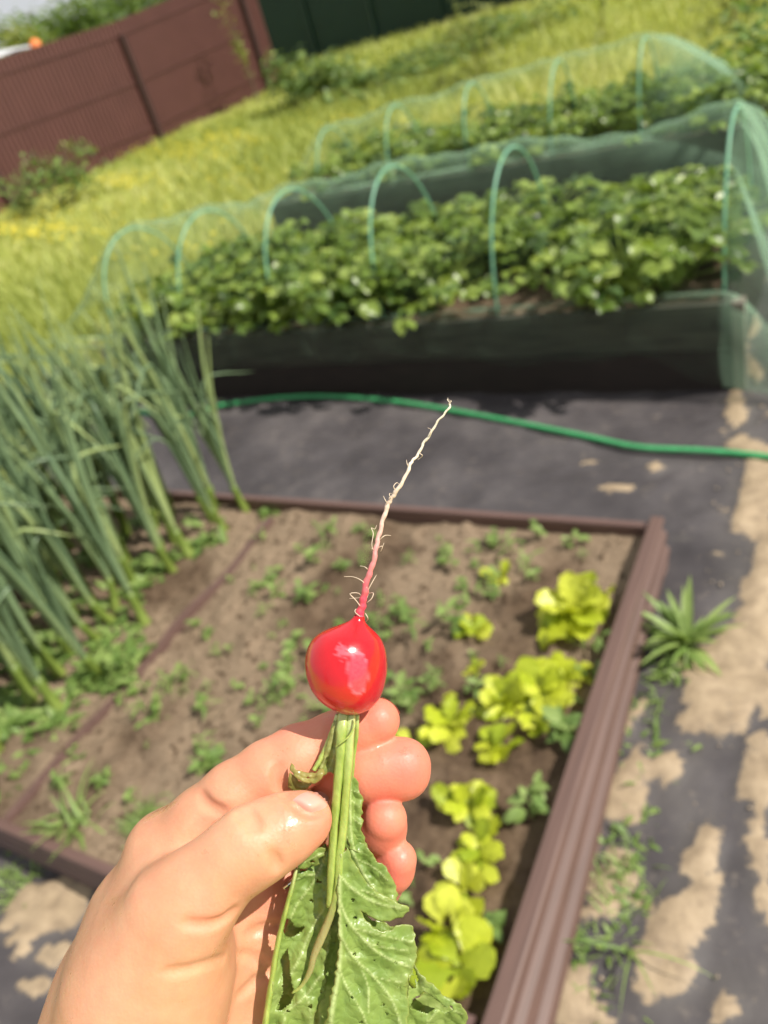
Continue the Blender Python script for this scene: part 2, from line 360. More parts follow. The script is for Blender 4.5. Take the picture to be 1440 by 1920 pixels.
child('divider_board', np.array(Vd), Fd, M_boardx, bed, smooth=False)

# ------------------------------------------------------------------ plants: generators
def leafset(bag, base, az, el, L, W, n=6, nx=2, prof='leaf', fold=.15, bend=.6, ruffle=0, roll=0, c=.5, m=0):
    V, F = blade(L, W, n, nx, prof, fold, bend, ruffle, random.random()*9)
    bag.add(V @ rot(az, el, roll).T+np.asarray(base), F, c, m)
def strawberry(seed, flowers=0, size=1.0):
    random.seed(seed); e = empty('strawberry_plant'); b = Bag()
    for k in range(random.randint(26, 34)):
        a = random.random()*2*PI; ln = random.uniform(.05, .22)*size; hh = random.uniform(.09, .24)*size*(1-.45*ln/.22/size)
        tip = np.array([ln*math.cos(a), ln*math.sin(a), hh]); mid = tip*[.4, .4, .75]
        b.add(*tube(smoothpts([(0, 0, -.02), mid, tip], 5), .0022, 4, False), .75)
        s = random.uniform(.032, .062)*size; tz = random.uniform(-.35, .35); c0 = min(1, max(0, random.gauss(.5, .22)))
        for d in (-1.25, 0, 1.25):
            leafset(b, tip, a-PI/2+d+random.uniform(-.2, .2), tz+random.uniform(-.35, .25), s*random.uniform(.85, 1.1), s*.92, 5, 4, 'ovate', random.uniform(.08, .3), random.uniform(.1, .6), .05, random.uniform(-.45, .45), c0+random.uniform(-.12, .12))
    b.build('foliage', M_straw, e)
    for k in range(flowers):  # small white blossoms, standing in for specular dots on the leaves
        a = random.random()*6.28; r = random.uniform(.04, .12); q = np.array([r*math.cos(a), r*math.sin(a), random.uniform(.18, .26)]); f = Bag()
        for j in range(5): leafset(f, q, j*1.2566, .25, .009, .009, 3, 2, 'ovate', .1, .1)
        f.build('glint_flower', M_white, e)
    return e
def onion(seed):
    random.seed(seed); e = empty('onion_plant'); b = Bag(); s = Bag(); lean = random.uniform(-.05, .05), random.uniform(-.05, .05)
    hb = random.uniform(.05, .08)
    s.add(*tube(smoothpts([(0, 0, -.03), (0, 0, .0), (lean[0]*.3, lean[1]*.3, hb*.6), (lean[0]*.5, lean[1]*.5, hb+.03)], 9), np.interp(np.linspace(0, 1, 9), [0, .3, .6, 1], [.015, .017, .013, .012]), 9), np.repeat(np.linspace(.9, .1, 9), 9))
    top = np.array([lean[0]*.5, lean[1]*.5, hb])
    for k in range(random.randint(7, 10)):
        a = random.random()*2*PI; Ln = random.uniform(.42, .74); sp = random.uniform(.02, .11)*Ln*2; br = random.random() < .42
        pts = [top, top+[sp*.15*math.cos(a), sp*.15*math.sin(a), Ln*.3], top+[sp*.5*math.cos(a), sp*.5*math.sin(a), Ln*.68], top+[sp*math.cos(a), sp*math.sin(a), Ln]]
        if br: pts = pts[:3]+[top+[sp*1.5*math.cos(a)+.10*math.cos(a), sp*1.5*math.sin(a)+.1*math.sin(a), Ln*.58]]
        r0 = random.uniform(.0050, .0088); n = 13
        rr = r0*np.interp(np.linspace(0, 1, n), [0, .15, .5, .85, 1], [.8, 1, 1.05, .55, .08])
        b.add(*tube(smoothpts(pts, n), rr, 7), np.repeat(np.interp(np.linspace(0, 1, n), [0, .15, .6, 1], [1, .55, .3, .5])+random.choice([-.25, -.1, .05, .2, .55]), 7))
    s.build('bulb_neck', M_onionb, e); b.build('foliage', M_onion, e); return e
def place(proto, first, loc, rz, label, cat, group=None, sc=1.0, tilt=(0, 0)):
    o = proto if first else copy_tree(proto)
    o.location = Vector(loc); o.rotation_euler = (tilt[0], tilt[1], rz); o.scale = (sc,)*3
    tag(o, label, cat, group); return o

# onions: rows parallel to the divider
oprot = [onion(100+k) for k in range(8)]; used = set(); cnt = 0
fixed = [tuple(g(460, 955, .1)[:2]), tuple(g(420, 990, .1)[:2]), tuple(g(355, 1040, .1)[:2]), tuple(g(270, 1165, .1)[:2]), tuple(g(190, 1262, .1)[:2]), tuple(g(115, 1335, .1)[:2])]
spots = [(x, y, random.random()) for x, y in fixed]
for r in range(8):
    for k in range(11):
        x = -2.0-.145*r+random.uniform(-.045, .045); y = .50+k*.113+random.uniform(-.035, .035)
        if y > BY1-.05 or x < BX0+.05: continue
        spots.append((x, y, random.random()))
spots.append((-1.95, 1.62, .3)); spots.append((-1.93, 1.35, .3)); spots.append((-1.96, 1.02, .3)); spots.append((-1.94, .6, .3))
for i, (x, y, q) in enumerate(spots):
    k = i % 8; edge = i < 6
    place(oprot[k], k not in used, (x, y, SZ(max(min(x, BX1-.03), BX0+.03), min(y, BY1-.03))), q*6.28,
          ('onion plant at the back corner of its patch, by the far board of the bed', 'onion plant second from the far board along the open edge', 'onion plant third from the far board along the open edge', 'onion plant in the middle of the open edge beside the divider board', 'onion plant second nearest the camera along the open edge', 'onion plant nearest the camera along the open edge')[i] if edge else 'tall grey-green onion plant inside the dense onion patch left of the divider',
          'onion plant', 'onion plants at the open edge' if edge else 'onion plants in the dense patch', random.uniform(.95, 1.28), (random.uniform(-.08, .08), random.uniform(-.12, .05)))
    used.add(k)

# lettuces
def lettuce(px, py, wpx, n, label, big=False, up=.9, group=None):
    z = .10; c = g(px, py, z); d = np.linalg.norm(c-EYE); w = wpx/FPX*d
    e = empty('lettuce', (c[0], c[1], SZ(c[0], c[1])-.002)); b = Bag(); n = n if big else int(n*1.5)
    for k in range(n):
        a = k*2.399+random.uniform(-.3, .3); q = (k+.5)/n
        L = w*(random.uniform(.30, .56) if not big else random.uniform(.42, .62)); el = .25+up*(1-q)*1.0+random.uniform(-.15, .2)
        leafset(b, (random.uniform(-.012, .012), random.uniform(-.012, .012), .008), a, el, L*(1.15 if not big else 1), L*random.uniform(.48, .70) if not big else L*.7, 12, 8, 'lettuce', random.uniform(-.15, .2), random.uniform(-.1, .9), .13 if not big else .06, random.uniform(-.6, .6), random.uniform(.0, 1))
    b.build('leaves', M_lett, e); return tag(e, label, 'lettuce', group)
lettuce(1078, 1160, 150, 20, 'large bushy yellow-green lettuce nearest the back right corner of the bed', up=1.1)
lettuce(938, 1085, 55, 6, 'tiny yellow lettuce highest up the bed beside dark seedlings')
lettuce(893, 1190, 75, 8, 'small upright yellow lettuce level with the top of the radish')
lettuce(893, 1262, 48, 5, 'tiny yellow lettuce alone to the right of the radish bulb')
lettuce(1062, 1275, 90, 8, 'small yellow lettuce at the right end of the crowded clump by the board')
lettuce(1020, 1305, 120, 14, 'broad-leaved yellow lettuce filling the middle of the crowded clump')
lettuce(948, 1325, 112, 13, 'yellow lettuce with frilled leaves at the left of the crowded clump')
lettuce(1015, 1362, 90, 10, 'yellow lettuce at the lower edge of the crowded clump')
lettuce(935, 1410, 95, 8, 'sprawling yellow lettuce directly below the crowded clump')
lettuce(838, 1372, 110, 9, 'yellow lettuce with rounded leaves just right of the middle fingertip')
lettuce(780, 1398, 70, 5, 'small yellow lettuce half hidden behind the middle fingertip')
lettuce(880, 1520, 112, 15, 'tall dense yellow lettuce right of the ring fingertip')
lettuce(900, 1600, 98, 10, 'yellow-green lettuce between the dense one and the lower ones', up=.6)
lettuce(872, 1668, 100, 8, 'light green lettuce with cupped leaves right of the little finger', big=True)
lettuce(838, 1745, 108, 6, 'green lettuce with one tall oval leaf above the nearest lettuce', big=True)
lettuce(862, 1815, 142, 8, 'broad-leaved green lettuce nearest the camera beside the radish leaves', big=True, up=.5)

# weed seedlings
def seedling(seed, kind=0):
    random.seed(seed); e = empty('weed_seedling'); b = Bag(); n = random.randint(6, 11)
    for k in range(n):
        a = random.random()*6.28; hgt = random.uniform(.005, .035)
        q = (random.uniform(-.008, .008), random.uniform(-.008, .008), hgt)
        L = random.uniform(.014, .030)
        leafset(b, q, a, random.uniform(0, .8), L, L*(.55 if kind else .2), 4, 2, 'leaf', .15, .4, .03, random.uniform(-.3, .3), random.uniform(.3, 1))
    b.add(*tube([(0, 0, -.01), (0, 0, .03)], .0015, 4), .7)
    b.build('leaves', M_weed, e); return e
sprot = [seedling(300+k, k % 3 > 0) for k in range(7)]; su = set()
wpts = [(600, 1020), (600, 1060), (575, 1130), (750, 1120), (745, 1150), (560, 1210), (830, 1150), (900, 1040), (930, 1030), (870, 1100), (900, 1110), (1010, 1020), (1085, 1010), (960, 1040), (820, 1280), (770, 1310), (720, 1270),
        (560, 1290), (545, 1260), (850, 1060), (840, 1170), (780, 1200), (860, 1180), (760, 1170), (280, 1340), (300, 1330), (410, 1425), (395, 1410), (390, 1330), (350, 1280), (650, 1070), (545, 1170), (1010, 1500), (1000, 1530), (990, 1070),
        (700, 1170), (1055, 1390), (1060, 1400), (840, 980), (520, 1120), (600, 1230), (810, 1300), (700, 1230), (540, 1310), (930, 1740), (770, 1640), (765, 1690), (800, 1620), (490, 1020), (770, 1060), (870, 1130), (925, 1110), (1120, 1220),
        (240, 1290), (270, 1300), (320, 1290), (240, 1240), (230, 1270), (400, 1440), (380, 1450), (480, 1100), (640, 1010)]
for _ in range(90):
    wpts.append((random.gauss(720, 190), random.uniform(1000, 1360)))
for _ in range(25):
    wpts.append((random.uniform(120, 620), random.uniform(1180, 1500)))
for i, (a, b_) in enumerate(wpts):
    q = g(a+random.uniform(-6, 6), b_+random.uniform(-6, 6), .1); k = i % 7
    if not (BX0+.05 < q[0] < BX1-.05 and BY0+.05 < q[1] < BY1-.05): continue
    place(sprot[k], k not in su, (q[0], q[1], SZ(q[0], q[1])), random.random()*6.28, 'small green weed seedling growing in the brown soil of the lettuce bed', 'weed', 'weed seedlings in the lettuce bed', random.uniform(.9, 1.9) if i < 62 else random.uniform(.5, 1.25)); su.add(k)
def tuft(name, px, py, z, n, L, W, label, cat, el=(.5, 1.3), prof='grass', m=None, bend=(.3, 1.0), spread=.03, c=(.3, 1)):
    q = g(px, py, z); e = empty(name, (q[0], q[1], z)); b = Bag()
    for k in range(n):
        l = L*random.uniform(.5, 1.1)
        leafset(b, (random.gauss(0, spread), random.gauss(0, spread), -.005), random.random()*6.28, random.uniform(*el), l, W*random.uniform(.7, 1.2), 7, 2, prof, .2, random.uniform(*bend), .02, 0, random.uniform(*c))
    b.build('leaves', m or M_weed, e); return tag(e, label, cat)
tuft('weed', 1288, 1205, .03, 34, .17, .019, 'leafy green weed with narrow radiating leaves outside the right board', 'weed', (.2, 1.25), 'leaf', bend=(.2, .5), spread=.006, c=(.5, 1))
tuft('weed', 1265, 1255, .012, 110, .06, .012, 'low matted green weed under the narrow-leaved weed', 'weed', (.1, 1.1), 'leaf', spread=.026)
tuft('grass_tuft', 1215, 1330, .012, 40, .06, .005, 'thin grass tuft against the right board below the leafy weed', 'grass tuft', spread=.026)
tuft('grass_tuft', 1195, 1450, .012, 28, .05, .009, 'small leafy tuft halfway along the right board', 'grass tuft', (.1, 1), 'leaf', spread=.018)
tuft('grass_tuft', 1170, 1640, .012, 46, .08, .005, 'yellowish grass tuft by the lower half of the right board', 'grass tuft', spread=.03)
tuft('grass_tuft', 1140, 1720, .012, 46, .07, .006, 'green grass tuft near the bottom of the right board', 'grass tuft', spread=.03)
tuft('grass_tuft', 1175, 1790, .012, 5, .17, .007, 'few long arching grass blades on the sandy fabric', 'grass tuft', (.8, 1.2), bend=(.6, 1.1), spread=.012)
tuft('grass_tuft', 1110, 1860, .012, 40, .05, .006, 'short grass tuft at the bottom end of the right board', 'grass tuft', spread=.03)
for a, b_, lb in ((1225, 1400, 'sparse weed by the right board below the matted weed'), (1185, 1545, 'sparse weed by the right board at its midpoint'), (1160, 1690, 'low bushy weed between the two lower grass tufts'), (1100, 1800, 'dark low weed in the gap between the right board and the fabric')):
    tuft('weed', a, b_, .012, 60, .045, .011, lb, 'weed', (.1, 1.1), 'leaf', spread=.034, c=(.2, 1))
tuft('grass_tuft', 150, 1540, .10, 34, .14, .010, 'light green grass tuft in the near left corner of the soil', 'grass tuft', (.5, 1.3), spread=.022, c=(.5, 1))
tuft('carrot_seedling', 270, 1540, .10, 170, .05, .003, 'feathery carrot seedling behind the hand near the front board', 'carrot plant', (.4, 1.5), 'leaf', spread=.026)
tuft('carrot_seedling', 330, 1290, .10, 70, .035, .003, 'feathery pale seedling in the middle of the bare soil', 'carrot plant', (.2, 1.2), 'leaf', spread=.032)
tuft('weed', 30, 1660, .012, 160, .055, .005, 'dense feathery weed on the fabric outside the front board', 'weed', (.3, 1.5), 'leaf', spread=.04)
tuft('weed', 285, 1345, .10, 14, .04, .022, 'bright green round-leaved weed in the bare soil', 'weed', (.1, .7), 'leaf', spread=.010, c=(.7, 1))
for (a, b_, lb) in ((40, 1450, 'broad-leaved weed at the front left end of the onions'), (120, 1440, 'small broad-leaved weed beside the divider board'), (60, 1240, 'round-leaved weed under the nearest onions'), (20, 1330, 'pale round-leaved weed low at the left photo edge'), (150, 1290, 'low weed between onion stems near the soil'), (500, 960, 'low green weed at the back corner of the divider')):
    tuft('weed', a, b_, .10, 30, .045, .02, lb, 'weed', (.1, 1.1), 'leaf', spread=.02, c=(.2, 1))
for i in range(72):
    x, y = (random.uniform(-2.75, -1.86), random.uniform(.5, 1.62)) if i < 46 else (random.uniform(-2.3, -1.76), random.uniform(.46, .98)); q = proj(np.array([[x, y, .1]])); o = tuft('weed', float(q[0][0]), float(q[1][0]), .10, 26, random.uniform(.05, .09), .024, 'low broad-leaved green weed growing between the onion stems', 'weed', (.1, 1.1), 'leaf', spread=.03, c=(.2, 1)); o['group'] = 'weeds between the onions'

# ------------------------------------------------------------------ strawberry beds
def raised_bed(x0, x1, y0, y1, hh, soil_h, label, seed, near=True):
    e = tag(empty('raised_bed', ((x0+x1)/2, y0, 0)), label, 'raised bed'); t = .03
    for k in range(2):
        z0, z1 = hh*k/2+.002*k, hh*(k+1)/2
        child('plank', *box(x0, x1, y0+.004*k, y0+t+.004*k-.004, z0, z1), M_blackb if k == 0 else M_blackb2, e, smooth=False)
    child('back_board', *box(x0, x1, y1-t, y1, 0, hh), M_blackb, e, smooth=False)
    child('end_board', *box(x1-t, x1-.0, y0+t+.002, y1-t-.002, 0, hh), M_blackb, e, smooth=False)
    child('end_board', *box(x0, x0+t, y0+t+.002, y1-t-.002, 0, hh), M_blackb, e, smooth=False)
    child('corner_post', *box(x1+.002, x1+.04, y0-.004, y0+.05, 0, hh+.004), M_grey, e, smooth=False)
    V, F = gridmesh(x0+t+.001, x1-t-.001, y0+t+.001, y1-t-.001, .025, lambda V: soilz(V, soil_h, .03, seed))
    o = mk('soil', V, F, M_soil, attrs={'dry': sst(fbm(V, 3, 3, 9), .5, .8)}); tag(o, kind='structure'); return e
raised_bed(TX0, TX1, TY0, TY1, .335, .30, 'dark stained timber raised bed of strawberries under the nearer net', 60)
raised_bed(UX0, UX1, UY0, UY1, .42, .38, 'farther dark raised bed of strawberries behind the nearer net tunnel', 70)
pr = [strawberry(500+k, 1 if k == 0 else 0) for k in range(6)]; pu = set()
def bedplants(x0, x1, y0, y1, z, nx, ny, label, group, skip=None, sc=(.85, 1.15)):
    for r in range(ny):
        for k in range(nx):
            x = x0+(x1-x0)*(k+.5+.3*(r % 2)+random.uniform(-.2, .2))/nx; y = y0+(y1-y0)*(r+.5+random.uniform(-.15, .15))/ny
            if skip and skip(x, y): continue
            i = random.randrange(6)
            place(pr[i], i not in pu, (x, y, z), random.random()*6.28, label, 'strawberry plant', group, random.uniform(*sc)); pu.add(i)
bedplants(TX0+.12, TX1-.16, TY0+.13, TY1-.1, .295, 17, 4, 'leafy strawberry plant in the nearer raised bed under the green net', 'strawberry plants in the nearer bed',
          lambda x, y: (-1.50 < x < -1.02 and y < TY0+.5) or x < -3.25, (1.15, 1.5))
bedplants(UX0+.2, UX1+.1, UY0+.15, UY1-.1, .375, 17, 3, 'leafy strawberry plant in the farther raised bed under the second net', 'strawberry plants in the farther bed', None, (1.1, 1.4))

def arch(x, y0, y1, zb, zt, n=33, lean=0.0, dx=0.0):
    t = np.linspace(0, PI, n); yc, a = (y0+y1)/2, (y1-y0)/2
    return np.stack([x+lean*np.sin(t)+dx*np.linspace(0, 1, n), yc-a*np.cos(t)*(1-.0*t), zb+(zt-zb)*np.sin(t)**.85], 1)
def hoops(xs, y0, y1, zb, zts, labels, group):
    for i, (x, zt) in enumerate(zip(xs, zts)):
        V, F = tube(arch(x, y0, y1, zb, zt, lean=.02*math.sin(i*2.)), .0055, 8)
        o = mk('garden_hoop', V-np.array([x, y0, 0]), F, M_hoop); o.location = (x, y0, 0); tag(o, labels[i], 'garden hoop', group)
hx = [-.43, -1.27, -1.79, -2.36, -2.93, -3.45]; hz = [.82, .82, .83, .81, .78, .755]
hoops(hx, 2.80, 3.52, .22, hz, ['green plastic hoop at the right end of the nearer net tunnel', 'second green hoop from the right holding up the nearer net', 'third green hoop from the right in the nearer net tunnel',
      'third green hoop from the left end in the nearer net tunnel', 'second green hoop from the left end over the nearer bed', 'leftmost green hoop of the nearer net tunnel above the onions'], 'hoops of the nearer net tunnel')
ux = [-1.12, -1.62, -2.13, -2.68, -3.24]; uz = [.86, .845, .83, .805, .76]
hoops(ux, 4.72, 5.25, .34, uz, ['tallest green hoop at the right of the farther net tunnel', 'second green hoop from the right in the farther net tunnel', 'middle green hoop of the farther net tunnel', 'fourth green hoop from the right in the farther net tunnel', 'leftmost green hoop of the farther net tunnel'], 'hoops of the farther net tunnel')
def tunnel_net(name, xs, zs, y0, y1, zb, drop, label, xend, zskirt, m=M_net, left=-.5):
    X = np.concatenate([[xs[-1]+left], xs[::-1]]) if True else xs; Z = np.concatenate([[zb+.05], zs[::-1]])
    nx, nt = 150, 40; xx = np.linspace(X[0], X[-1], nx); V = []
    hoopx = np.array(xs)
    for x in xx:
        zt = np.interp(x, X, Z); k = np.abs(hoopx-x).min(); dist = min(1, k/.3)
        sag = .055*dist**1.5
        for j in range(nt+1):
            t = PI*j/nt; yc, a = (y0+y1)/2, (y1-y0)/2
            r = 1.03-sag*(1.2+.6*math.sin(t*2+x*3))+.010*math.sin(x*37+t*5)
            V.append((x+.004*math.sin(t*9), yc-a*r*math.cos(t), zb+(zt+.01-zb)*(r*math.sin(t)**.85)))
    V = np.array(V).reshape(nx, nt+1, 3)
    # skirt draped over the near board with a wavy hem
    sk = []
    for i, x in enumerate(xx):
        a = V[i, 0]; hem = drop+.030*math.sin(x*2.7+.8)+.018*math.sin(x*7.1)+.012*math.sin(x*17)
        if x > xs[0]-.35: hem -= .12*sst(x, xs[0]-.35, xs[0])
        sk.append([(x, zy, zz) for zy, zz in ((TY0-.012 if y0 < 4 else UY0-.012, hem), (TY0-.022+.012*math.sin(x*31) if y0 < 4 else UY0-.02, (hem+zskirt)/2), (TY0-.010+.004*math.sin(x*43) if y0 < 4 else UY0-.01, zskirt+.012), ((TY0 if y0 < 4 else UY0)+.05, zskirt+.03))])
    V = np.concatenate([np.array(sk), V], 1); m_ = V.shape[1]
    F = [(i*m_+j, i*m_+j+1, (i+1)*m_+j+1, (i+1)*m_+j) for i in range(nx-1) for j in range(m_-1)]
    V = V.reshape(-1, 3); n0 = len(V)
    # closing end cloth from the last hoop to the ground
    endc = V[(nx-1)*m_:nx*m_]; rows = [endc]
    for q in np.linspace(.12, 1, 9):
        yy = endc[:, 1]; tgt = np.stack([xend+.06*np.sin(yy*21), (y0+y1)/2+(yy-(y0+y1)/2)*1.15, np.full(len(yy), .02)], 1)
        w = np.array([q, q, q**1.5]); row = endc*(1-w)+tgt*w; row[:, 0] += .02*np.sin(yy*40+q*3); rows.append(row)
    E = np.array(rows[1:]).reshape(-1, 3); V = np.vstack([V, E]); base = (nx-1)*m_
    for i in range(9):
        for j in range(m_-1):
            p0 = base if i == 0 else n0+(i-1)*m_; p1 = n0+i*m_
            F.append((p0+j, p0+j+1, p1+j+1, p1+j))
    dens = np.zeros(len(V)); jj = np.arange(n0) % m_; dens[:n0] = np.where(jj < 3, .02, np.where(jj < 5, .05, 0)); dens[n0:] = .16+.14*vnoise(V[n0:]*[9, 9, 4], 5)
    o = mk(name, V-np.array([xs[0], y0, 0]), F, m, attrs={'dens': dens}); o.location = (xs[0], y0, 0); return tag(o, label, 'garden net')
tunnel_net('insect_net', hx, hz, 2.78, 3.54, .32, .185, 'sagging translucent green net over the nearer strawberry bed', -.16, .335)
tunnel_net('insect_net', ux, uz, 4.70, 5.27, .40, .30, 'translucent green net over the farther strawberry bed', -.2, .42, left=-.35)

# hose
hp = [(-4.2, 2.9), tuple(g(300, 790)[:2]), tuple(g(420, 770)[:2]), tuple(g(520, 757)[:2]), tuple(g(620, 754)[:2]), tuple(g(740, 764)[:2]), tuple(g(840, 780)[:2]), tuple(g(960, 803)[:2]), tuple(g(1100, 832)[:2]), tuple(g(1200, 853)[:2]), tuple(g(1320, 860)[:2]), tuple(g(1440, 872)[:2]), (-.02, 2.16), (.6, 2.3), (1.4, 2.1)]
hp3 = smoothpts([(x, y, .030) for x, y in hp], 140)
tag(mk('garden_hose', *tube(hp3, .0098, 12), M_hose), 'green garden hose lying across the dark fabric path', 'hose')

# ------------------------------------------------------------------ fences
FP = [np.array([-12.45, 5.4, 0]), np.array([-12.31, 9.14, 0]), np.array([-12.0, 12.74, 0]), np.array([-11.75, 16.3, .12])]
FEND = np.array([-11.7, 16.85, .14])
fe = tag(empty('metal_fence', FP[1]), 'brown corrugated metal fence with darker posts along the lawn', 'fence')
def corr(A, B, hA, hB, z0A=0.0):
    A, B = np.asarray(A, float), np.asarray(B, float); L = np.linalg.norm((B-A)[:2]); d = (B-A)/L; nrm = np.array([d[1], -d[0], 0]); V = []; n = 0
    p = .10; s = 0; prof = []
    while s < L:
        prof += [(s, 0), (s+.055, 0), (s+.063, .026), (s+.082, .026), (s+.090, 0)]; s += p
    prof = [q for q in prof if q[0] < L]+[(L, 0)]
    for (s, o) in prof:
        if s > L: break
        q = A+d*s+nrm*o; hh = hA+(hB-hA)*s/L
        V += [(q[0], q[1], q[2]-.1), (q[0], q[1], q[2]+hh)]; n += 1
    return np.array(V), [(2*i, 2*i+2, 2*i+3, 2*i+1) for i in range(n-1)]
seg = [FP[0], FP[1], FP[2], FP[3], FEND]; hs = [1.95, 2.0, 2.06, 2.2, 2.22]
for i in range(4):
    V, F = corr(seg[i]+[.0, .001, 0], seg[i+1]-[0, .001, 0], hs[i], hs[i+1]); child('metal_panel', V, F, M_brownfence, fe, smooth=False)
for i, p in enumerate(FP):
    child('post', *box(p[0]+.03, p[0]+.11, p[1]-.04, p[1]+.04, p[2]-.1, p[2]+hs[i]-.22), M_fencepost, fe, smooth=False)
for i in range(3):
    for fr in (.14, .52, .90):
        A, B = seg[i], seg[i+1]; za, zb_ = A[2]+hs[i]*fr, B[2]+hs[i+1]*fr
        V = []
        for (q, z) in ((A+[.024, .05, 0], za), (B+[.024, -.05, 0], zb_)):
            V += [(q[0], q[1], z-.010), (q[0]+.012, q[1], z-.010), (q[0]+.012, q[1], z+.010), (q[0], q[1], z+.010)]
        child('rail', V, [(0, 1, 5, 4), (1, 2, 6, 5), (2, 3, 7, 6), (3, 0, 4, 7), (0, 3, 2, 1), (4, 5, 6, 7)], M_brownfence, fe, smooth=False)
gf = tag(empty('metal_fence', (-13, 24, 0)), 'very dark green metal fence across the far end of the lawn', 'fence')
fa, fb_ = g(560, 132), g(950, 26); fd = fb_-fa; fa = fa-fd*.25; fb_ = fb_+fd*.6; V, F = corr(fa, fb_, 2.6, 2.6); child('metal_panel', V, F, M_greenfence, gf, smooth=False)
for k in range(6):
    q = fa+(fb_-fa)*(k+.2)/6
    child('post', *box(q[0]-.04, q[0]+.04, q[1]-.1, q[1]-.02, 0, 2.5), M_greenfence, gf, smooth=False)

# ------------------------------------------------------------------ shrubs, trees
def shrub(name, loc, hgt, wid, n, ls, label, cat, m=M_shrub, stem=True, group=None, shape='dome', tall=False):
    e = empty(name, loc); b = Bag(); cl = [(random.gauss(0, .42), random.gauss(0, .42), random.uniform(.25, .95)) for _ in range(max(5, n//28))]
    for k in range(n):
        c = random.choice(cl); sx = wid*.5*(1-.35*c[2] if shape == 'dome' else 1)
        q = np.array([(c[0]+random.gauss(0, .22))*sx, (c[1]+random.gauss(0, .22))*sx, max(.02, (c[2]+random.gauss(0, .09))*hgt)])
        leafset(b, q, random.random()*6.28, random.uniform(-.5, .9), ls*random.uniform(.6, 1.3), ls*.55, 3, 2, 'leaf', .1, .4, 0, random.uniform(-.6, .6), min(1, max(0, random.gauss(.5, .25))))
    b.build('crown', m, e); s = Bag()
    for k in range(4 if not tall else 2):
        c = random.choice(cl); s.add(*tube(smoothpts([(0, 0, -.05), (c[0]*wid*.15, c[1]*wid*.15, c[2]*hgt*.5), (c[0]*wid*.4, c[1]*wid*.4, c[2]*hgt*.9)], 6), np.linspace(.012, .004, 6)*max(1, hgt), 5))
    s.build('trunk' if cat == 'tree' else 'stem', M_bark, e); return tag(e, label, cat, group)
def G2(px, py): q = g(px, py); return (q[0], q[1], 0)
def atx(px, py, X0):
    d = R @ _cd(px, py); return EYE+d*X0/d[0]
shrub('bush', G2(135, 392), .75, 1.6, 600, .10, 'round green bush at the foot of the brown fence on the left', 'bush')
shrub('bush', G2(40, 410), .35, .9, 160, .09, 'small low bush at the left photo edge by the fence', 'bush')
q = (-10.9, 14.7, .0); shrub('sapling', q, 2.0, .45, 130, .10, 'slim pale sapling standing in front of the brown fence', 'sapling', M_ylw, tall=True, shape='c')
shrub('bush', G2(555, 205), .85, 1.3, 600, .12, 'dark green bush past the right end of the brown fence', 'bush')
shrub('bush', G2(625, 195), .7, 1.7, 600, .12, 'olive bush between the dark bush and the grass under the green fence', 'bush')
for i, (a, b_, hh, ww, lb) in enumerate(((600, 150, 1.4, 2.2, 'reddish-tipped shrub in front of the left end of the green fence'), (700, 140, 1.0, 2.2, 'low shrub in front of the middle of the green fence'), (790, 110, 1.1, 2.4, 'wild shrub in front of the right half of the green fence'),
                                         (900, 60, 1.2, 2.6, 'tall weedy shrub at the right end of the green fence'), (985, 30, 1.3, 2.8, 'weedy shrub at the top photo edge'))):
    shrub('bush', G2(a, b_+48), hh*.42, ww*.8, 420, .12, lb, 'bush', M_shrub)
shrub('currant_bush', G2(905, 168), .85, 1.1, 520, .075, 'pale yellow-green bush beyond the farther net tunnel', 'bush', M_ylw)
shrub('currant_bush', G2(840, 185), .35, .6, 130, .07, 'small pale bush left of the bigger pale bush', 'bush', M_ylw)
shrub('sapling', G2(1135, 110), .7, .25, 60, .07, 'thin young sapling standing alone in the grass', 'sapling', M_ylw, tall=True, shape='c')
shrub('sapling', G2(875, 130), 1.1, .2, 50, .07, 'taller thin sapling beside the pale bush', 'sapling', M_ylw, tall=True, shape='c')
shrub('currant_bush', G2(1370, 75), .55, 1.0, 420, .07, 'yellow-green bush at the top right photo corner', 'bush', M_ylw)
shrub('bush', (-.55, 6.4, 0), .75, 1.5, 700, .09, 'green bush behind the right end of the farther bed', 'bush', M_weed)
shrub('bush', (.35, 6.1, 0), .8, 1.2, 500, .09, 'green bush at the right photo edge behind the beds', 'bush', M_weed)
def overfence(px, ptop, dist):
    d = R @ _cd(px, ptop); t = dist/math.hypot(d[0], d[1]); return EYE+d*t
for px, pt, dist, ww, n, ls, m, lb in ((125, 12, 36, 4.0, 3200, .26, M_shrub, 'rounded green tree behind the brown fence beside the car'), (215, -20, 44, 6.5, 3000, .32, M_shrub, 'dark green tree rising above the middle of the brown fence'),
                                   (330, -70, 40, 7, 3000, .32, M_shrub, 'broad green tree above the fence near the top photo edge'), (15, 42, 75, 8, 1500, .5, M_shrub, 'distant green tree at the far left below the sky'),
                                   (70, 40, 60, 6, 1800, .4, M_shrub, 'low distant tree between the yellow hedge and the rounded tree'), (25, 62, 33, 3.2, 1800, .2, M_ylw, 'bright yellow-green hedge behind the white car')):
    q = overfence(px, pt, dist); shrub('hedge' if m is M_ylw else 'tree', (q[0], q[1], 0), q[2], ww, n, ls, lb, 'hedge' if m is M_ylw else 'tree', m)

